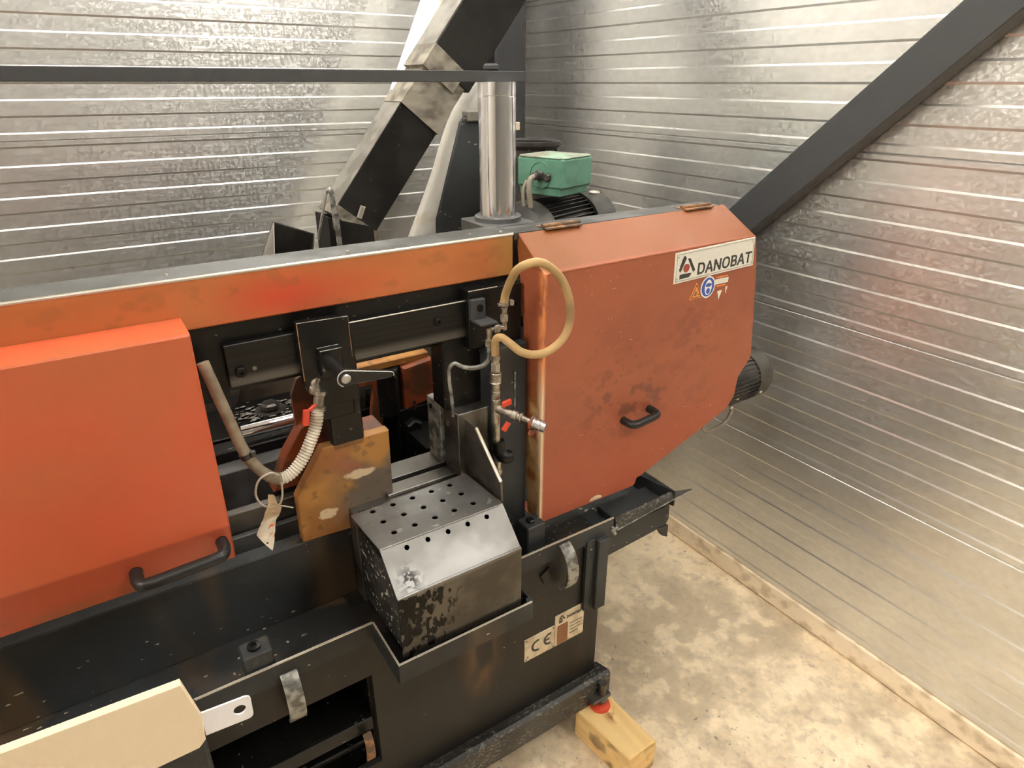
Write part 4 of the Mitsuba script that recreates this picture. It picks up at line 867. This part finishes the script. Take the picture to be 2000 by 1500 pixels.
# square black duct that leans behind the saw
thing('square_duct', 'long black square duct with taped joints leaning behind the saw', 'duct')
dl = np.array([0.703, 2.1, 1.444]); du = np.array([1.188 - 0.703, 0, 2.040 - 1.444]); du /= np.linalg.norm(du)
dw = np.array([du[2], 0, -du[0]])
dn = np.array([0, 1.0, 0])
def duct_box(s0, s1, w0, w1, d0, d1):
    """A box along the duct: s along it, w across its black face from the left edge, d into the depth."""
    v = np.array([dl + du * s + dw * w + dn * dd for s in (s0, s1) for w in (w0, w1) for dd in (d0, d1)])
    return trimesh.convex.convex_hull(v)
def duct_sleeve(s0, s1, w0, w1, d0, d1, t=0.003):
    return duct_box(s0, s1, w0, w1, d0, d1)
add('square_duct__lower_section', duct_box(0.0, 0.42, 0.0, 0.155, 0.0, 0.13), 'm_duct', False)
add('square_duct__upper_section', duct_box(0.56, 1.5, -0.006, 0.172, -0.010, 0.14), 'm_duct', False)
add('square_duct__joint_section', duct_box(0.42, 0.56, 0.0, 0.158, -0.002, 0.132), 'm_tape', 20)
add('square_duct__side_skin', cat(duct_box(0.0, 0.42, -0.002, 0.0, 0.004, 0.13), duct_box(0.56, 1.5, -0.008, -0.006, 0.0, 0.14)), 'm_duct_side', False, 'pale grey left side of the duct')
for s0, s1, w0, w1, d in ((-0.035, 0.0, -0.006, 0.168, -0.006), (0.385, 0.43, -0.004, 0.162, -0.006), (0.52, 0.60, -0.010, 0.125, -0.013)):
    add('square_duct__tape', duct_box(s0, s1, w0, w1, d, 0.135), 'm_tape', 20, 'torn grey tape around a joint')
m = box(-0.008, 0.008, -0.006, 0.004, -0.02, 0.022, 0.001); m.apply_transform(trimesh.transformations.rotation_matrix(math.radians(25), [0, 1, 0])); m.apply_translation((0.772, 2.088, 1.415))
add('square_duct__clip', m, 'm_weld', 20)
bt = np.array([[0.662, 2.09, 1.408], [0.812, 2.09, 1.363], [0.815, 2.23, 1.363], [0.665, 2.23, 1.408]])
bb = np.array([[0.640, 2.07, 0.0], [0.800, 2.07, 0.0], [0.800, 2.24, 0.0], [0.640, 2.24, 0.0]])
add('square_duct__boot', trimesh.convex.convex_hull(np.vstack([bt, bb])), 'm_duct', False)

# second duct, open end
thing('open_duct', 'short open-ended black square duct lying in front of the back wall', 'duct')
oa, ob, oc, od = np.array([0.469, 2.0, 1.432]), np.array([0.586, 2.0, 1.383]), np.array([0.552, 1.93, 1.318]), np.array([0.440, 1.93, 1.345])
e = np.array([-0.62, 0.05, -1.31])
def sheet4(a, b, t):
    a, b = np.array(a), np.array(b)
    return trimesh.convex.convex_hull(np.vstack([a, b, a + e, b + e, a + t, b + t, a + e + t, b + e + t]))
cen = (oa + ob + oc + od) / 4
walls = []
for a, b in ((oa, ob), (ob, oc), (oc, od), (od, oa)):
    t = (cen - (a + b) / 2); t = t / np.linalg.norm(t) * 0.004
    walls.append(sheet4(a, b, t))
add('open_duct__walls', cat(walls[0], walls[1], walls[2]), 'm_duct', False)
add('open_duct__side_skin', walls[3], 'm_duct_side', False, 'pale grey left side')
thing('bent_strap', 'thin bent grey metal strap standing between the two ducts', 'strap')
add('bent_strap', cat(tube(smooth_path([(0.60, 2.02, 1.36), (0.640, 2.015, 1.49), (0.646, 2.01, 1.506), (0.654, 2.005, 1.500), (0.654, 2.0, 1.45), (0.652, 1.99, 1.39), (0.654, 1.98, 1.32), (0.655, 1.98, 0.0)]), 0.008, profile=[(-1, -0.3), (1, -0.3), (1, 0.3), (-1, 0.3)])[0]), 'm_strap', 20)

# white pipes
thing('white_pipe', 'white plastic pipe leaning beside the chrome column', 'pipe', 'white pipes behind the saw')
p0, p1 = np.array([1.09, 2.3, 1.268]), np.array([1.343, 2.3, 1.772])
dv = (p1 - p0) / np.linalg.norm(p1 - p0)
a, b = p0 + dv * (-1.268 / dv[2] + 0.03), p1 + dv * 0.02
mid = [a + (b - a) * t for t in np.linspace(0, 1, 24)]
for i, t in enumerate(np.linspace(0, 1, 24)):
    mid[i] = mid[i] + np.array([-0.016 * math.exp(-((mid[i][2] - 1.62) / 0.10) ** 2), 0, 0])
add('white_pipe', tube(mid, 0.050, 28)[0], 'm_pvc', True)
thing('white_pipe_001', 'white plastic pipe behind the left side of the black duct', 'pipe', 'white pipes behind the saw')
p0, p1 = np.array([1.069, 2.5, 1.741]), np.array([1.233, 2.5, 2.076])
dv = (p1 - p0) / np.linalg.norm(p1 - p0)
off = np.array([dv[2], 0, -dv[0]]) * 0.05
a, b = p0 + off + dv * (-1.741 / dv[2] + 0.03), p1 + off + dv * 0.9
add('white_pipe_001', rod(a, b, 0.05, 28), 'm_pvc', True)

# black board and drum
thing('black_panel', 'dirty black metal panel leaning behind the chrome column', 'panel')
bp = [(0.955, 1.40), (1.052, 1.69), (1.075, 1.715), (1.225, 1.715), (1.225, 1.60), (1.19, 1.50), (1.19, 0.0), (0.90, 0.0)]
add('black_panel', prism(bp, 'y', 1.90, 1.915, 0.001), 'm_slate', 20)
add('black_panel__cap', box(1.070, 1.125, 1.885, 1.93, 1.690, 1.722, 0.004), 'm_duct_side', 20)
add('black_panel__label', box(1.19, 1.266, 1.894, 1.900, 1.660, 1.684, 0.001), 'm_plate_beige', 20)
thing('steel_drum', 'black steel drum with a flanged rim behind the green box', 'drum')
add('steel_drum', lathe([(0, 0.006), (0.10, 0.006), (0.10, 1.585), (0.112, 1.592), (0.118, 1.600), (0.118, 1.612), (0.108, 1.614), (0.098, 1.606), (0.095, 1.30), (0, 1.30)], (1.461, 2.12, -0.006), n=40), 'm_motor', 25)
for a in np.linspace(0, 2 * math.pi, 10, endpoint=False):
    add('steel_drum__rib', box(-0.004, 0.004, -0.004, 0.006, 1.50, 1.592).apply_transform(trimesh.transformations.rotation_matrix(a, [0, 0, 1])).apply_translation((1.461 - 0.101 * math.sin(a), 2.12 + 0.101 * math.cos(a), -0.006)), 'm_motor', False)

# foreground stand with the white tab at the lower left
thing('tab_stand', 'cream sheet metal bracket in the lower left foreground with a white drilled tab', 'bracket')
tab = Polygon([(0, 0), (0.062, 0), (0.062, 0.043), (0, 0.043)]).buffer(-0.008).buffer(0.008, 8).union(Polygon([(-0.002, 0), (0.03, 0), (0.03, 0.043), (-0.002, 0.043)])).difference(Point(0.0455, 0.0225).buffer(0.0085, 20))
tx = np.array([0.066, 0.0, -0.0060]); tx /= np.linalg.norm(tx); ty = np.array([-0.006 / 0.0663, 0.0, 0.066 / 0.0663])
add('tab_stand__tab', plate(tab, (-0.0165, 0.750, 0.976), tx, (0.03, 0, 1), -0.003), 'm_white_metal', 20, 'white metal tab with a round hole')
add('tab_stand__bracket', cat(prism([(-0.30, 0.960), (-0.030, 0.962), (-0.020, 0.972), (-0.017, 1.012), (-0.030, 1.085), (-0.30, 1.10)], 'y', 0.747, 0.760, 0.001)), 'm_cream', 20)
add('tab_stand__post', cat(box(-0.30, -0.022, 0.762, 0.85, 0.0, 0.955, 0.004)), 'm_slate', 20)
